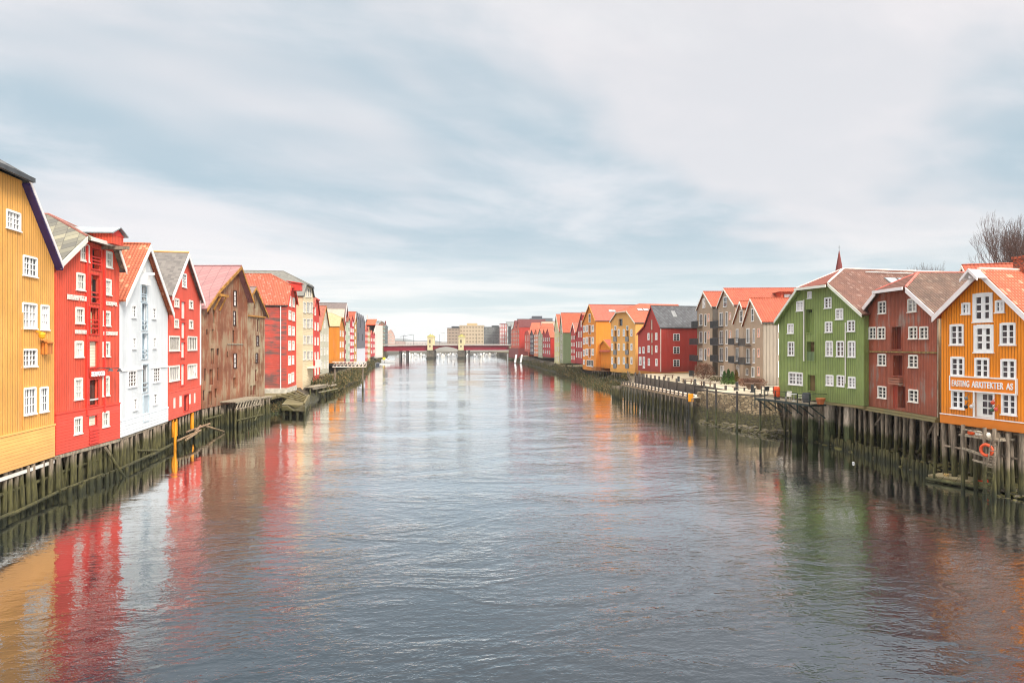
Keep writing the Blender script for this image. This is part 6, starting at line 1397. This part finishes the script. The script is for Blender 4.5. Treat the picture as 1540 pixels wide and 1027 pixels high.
PST = stone('pier_stone', S(92,86,78), S(134,122,104), .7, (S(56,52,40), 1.6)); TWR = paint(S(206,192,150),.05,.7,'tower_cream'); GRC = paint(S(146,140,56),.1,.6,'cupola_green')
for xa, xb in ((643,651.6),(689.3,698)):
    w0, w1 = bx(xa)-X0, bx(xb)-X0
    mb = MB(); 
    a = [(w0-.3,-3),(w1+.5,-3),(w1+.5,13),(w0-.3,13)]
    mb.slab([(x,y,-1.5) for x, y in a], (0,0,bz(526.5)+1.5)); mb.box(w0-.6,w1+.8,-3.3,13.3,-1.5,1.2); mb.build('stone_pier', PST, br)
    for yy in (-3.0, 8.6):
        mb = MB(); c = (w0+w1)/2; hw = (w1-w0)/2*.88
        mb.box(c-hw, c+hw, yy, yy+4.2, bz(526.5), bz(507)); mb.box(c-hw-.25,c+hw+.25,yy-.25,yy+4.45,bz(507.6),bz(506.6)); tw = mb.build('tower', TWR, br)
        mb = MB(); mb.box(c-.55,c+.55,yy-.06,yy+.3,bz(521.8),bz(519.8)); mb.box(c-.5,c+.5,yy-.06,yy+.3,bz(515.8),bz(511)); mb.build('window', GLASS3, tw)
        mb = MB(); mb.lathe([(hw*1.35,bz(506.6)),(hw*1.2,bz(505.5)),(hw*.6,bz(504.4)),(.12,bz(503)),(.08,bz(501.5))],8,(c,yy+2.1,0)); mb.build('cupola', GRC, tw)
for px, yy in [(p_, y_) for p_ in (601, 611.3, 705) for y_ in (2, 8)]: mb = MB(); mb.tube((bx(px)-X0,yy,-1),(bx(px)-X0,yy,bz(527)),.6,n=10); mb.build('column', paint(S(92,86,84),.1,.8,'column_grey'), br)
for xa, xb in ((568.5,577),(765,770)): mb = MB(); mb.box(bx(xa)-X0,bx(xb)-X0,-3,13,-1,bz(521)); mb.build('abutment', stone('abutment_stone', S(150,138,104), S(176,160,124), .8, (S(90,86,50), 1.4)), br)
LP_ = [('leftmost',583),('second from the left',607.5),('third from the left',620.5),('just right of the left tower',660),('right of the right tower',716),('rightmost',742)]
for wd, px in LP_:
    t = empty('street_lamp', (bx(px), BYY+5, bz(518.7)), 0, f'slim lamp post on the red bridge, {wd}', 'street lamp', 'lamp posts on the bridge')
    mb = MB(); mb.tube((0,0,0),(0,0,7.5),.11,.07,n=6); mb.build('post', DGREY, t); mb = MB(); mb.beam((0,0,7.4),(0,-1.4,7.6),.1,.1); mb.box(-.15,.15,-1.9,-1.1,7.5,7.65); mb.build('lamp_head', DGREY, t)
# beyond the bridge
block('white_silo_tower', 'tall narrow white tower on the far shore between bridge towers', 'tower', 663.5, 667.5, 1100, 501, 520, 14, paint(S(232,230,224),.03,.7,'silo_white'), 1, 3, GLASS2, ww=.3, wh=.2)
block('long_low_harbour_shed', 'long low pale harbour shed on the far shore left of the white tower', 'shed', 600, 641, 1000, 513.5, 521, 30, paint(S(206,196,190),.05,.7,'shed_pale'), 18, 1, GLASS2, ww=.5, wh=.4)
block('grey_harbour_shed', 'low grey harbour shed right of the white tower on the far shore', 'shed', 652, 672, 900, 514.5, 522, 20, paint(S(170,164,160),.05,.7,'shed_grey'), 8, 1, GLASS2, ww=.5, wh=.4)
block('small_terminal_building', 'small dark-topped building on the far shore near the left span', 'building', 594, 606, 840, 513, 523, 20, paint(S(186,160,150),.05,.7,'terminal'), 6, 2, GLASS2, ww=.5, wh=.4)
t = empty('harbour_crane', (PW(607,519,1050).x,1050,3), 0, 'thin harbour crane mast on the far shore left of the bridge tower', 'crane'); mb = MB(); mb.tube((0,0,0),(0,0,22),.5,.3,n=6); mb.build('mast', DGREY, t); mb = MB(); mb.beam((-5,0,20),(14,0,23),.4,.5); mb.build('jib', DGREY, t)

# ------------------------------------------------------------------ bare trees behind the orange house
def bare_tree(loc, height, seed, label, spread=.33, levels=8, cat='tree', thick=.016, group='bare trees behind the right bank'):
    rnd = random.Random(seed); t = empty('bare_tree', loc, rnd.uniform(0,6), label, cat, group); tr = MB(); cr = MB()
    def grow(p, d, L_, r, lv):
        segs = 2 if lv > 1 else 3; q = p
        for s in range(segs):
            d2 = (d+Vector((rnd.gauss(0,.12),rnd.gauss(0,.12),rnd.gauss(.04,.08)))).normalized(); q2 = q+d2*L_/segs; r2 = r*(1-.28*(s+1)/segs)
            (tr if lv <= 1 else cr).tube(q, q2, r*(1-.28*s/segs), r2, n=7 if lv <= 1 else (4 if lv < 4 else 3), cap=False); q, d = q2, d2
        if lv >= levels: return
        k = rnd.choice((3,4,4)) if lv < 3 else (3 if lv < 6 else 2)
        for i in range(k):
            ax = Vector((rnd.gauss(0,1),rnd.gauss(0,1),rnd.gauss(0,.4))).normalized(); nd = (d+ax*spread*rnd.uniform(.7,1.5)+Vector((0,0,.10))).normalized()
            grow(q, nd, L_*rnd.uniform(.62,.86), max(r*.62, .016), lv+1)
    grow(Vector((0,0,0)), Vector((rnd.gauss(0,.05),rnd.gauss(0,.05),1)), 6.0, .30, 1)
    zm = max(p.z for p in cr.v); k_ = height/zm
    for q_ in (tr, cr): q_.v = [Vector((p.x*k_*.62, p.y*k_*.62, p.z*k_)) for p in q_.v]
    bark = paint(S(98,82,76),.2,.9,'bark'); tr.build('trunk', bark, t); cr.build('crown', paint(S(92,72,66),.2,.9,'twigs'), t); return t
_old = 0
def tpos(px, Y, z=6): q = PW(px, HY, Y); return (q.x, q.y, z)
bare_tree(tpos(1524,88), 16.1, 1, 'bare tree left of the brick chimney behind the orange house')
bare_tree(tpos(1536,92), 19.1, 2, 'bare tree directly behind the brick chimney')
bare_tree(tpos(1541,84), 20.4, 3, 'tallest bare tree at the right edge, right of the chimney')
bare_tree(tpos(1564,90), 22.5, 4, 'bare tree cut by the right edge of the view')
bare_tree(tpos(1546,100), 21.4, 8, 'bare tree between chimney and the tallest tree', spread=.4)
bare_tree(tpos(1404,120), 18.6, 5, 'small bare treetop above the ridge of the rust red house', spread=.33, levels=7)
bare_tree(tpos(1422,128), 19.8, 6, 'thin bare treetop left of the orange house ridge', spread=.33, levels=7)
bare_tree(tpos(1386,125), 18.9, 9, 'low bare treetop nearest the green house ridge', spread=.33, levels=7)
mb = MB()
for i, (px, Y, z0_, hh, lb) in enumerate(((1309,85,14,3.2,'thin television aerial on the green house ridge'),)):
    q = PW(px, HY, Y); t = empty('roof_aerial', (q.x,q.y,z0_), 0, lb, 'aerial'); mb = MB(); mb.tube((0,0,0),(0,0,hh),.04,n=5); mb.build('mast', DGREY, t); mb = MB()
    for k in range(4): mb.beam((-.5+.05*k,0,hh-.2-.2*k),(.5-.05*k,0,hh-.2-.2*k),.03,.03)
    mb.build('element', DGREY, t)

# ------------------------------------------------------------------ air
m, nt, b = base_mat('air'); nt.nodes.clear()
pv = N(nt, 'ShaderNodeVolumePrincipled'); pv.inputs['Color'].default_value = (.93, .96, 1, 1); pv.inputs['Density'].default_value = 1.1e-4; pv.inputs['Anisotropy'].default_value = 0
o_ = N(nt, 'ShaderNodeOutputMaterial'); nt.links.new(pv.outputs[0], o_.inputs['Volume'])
mb = MB(); mb.box(-3400, 3400, -300, 7200, -2, 120); tag(mb.build('haze', m), kind='stuff')
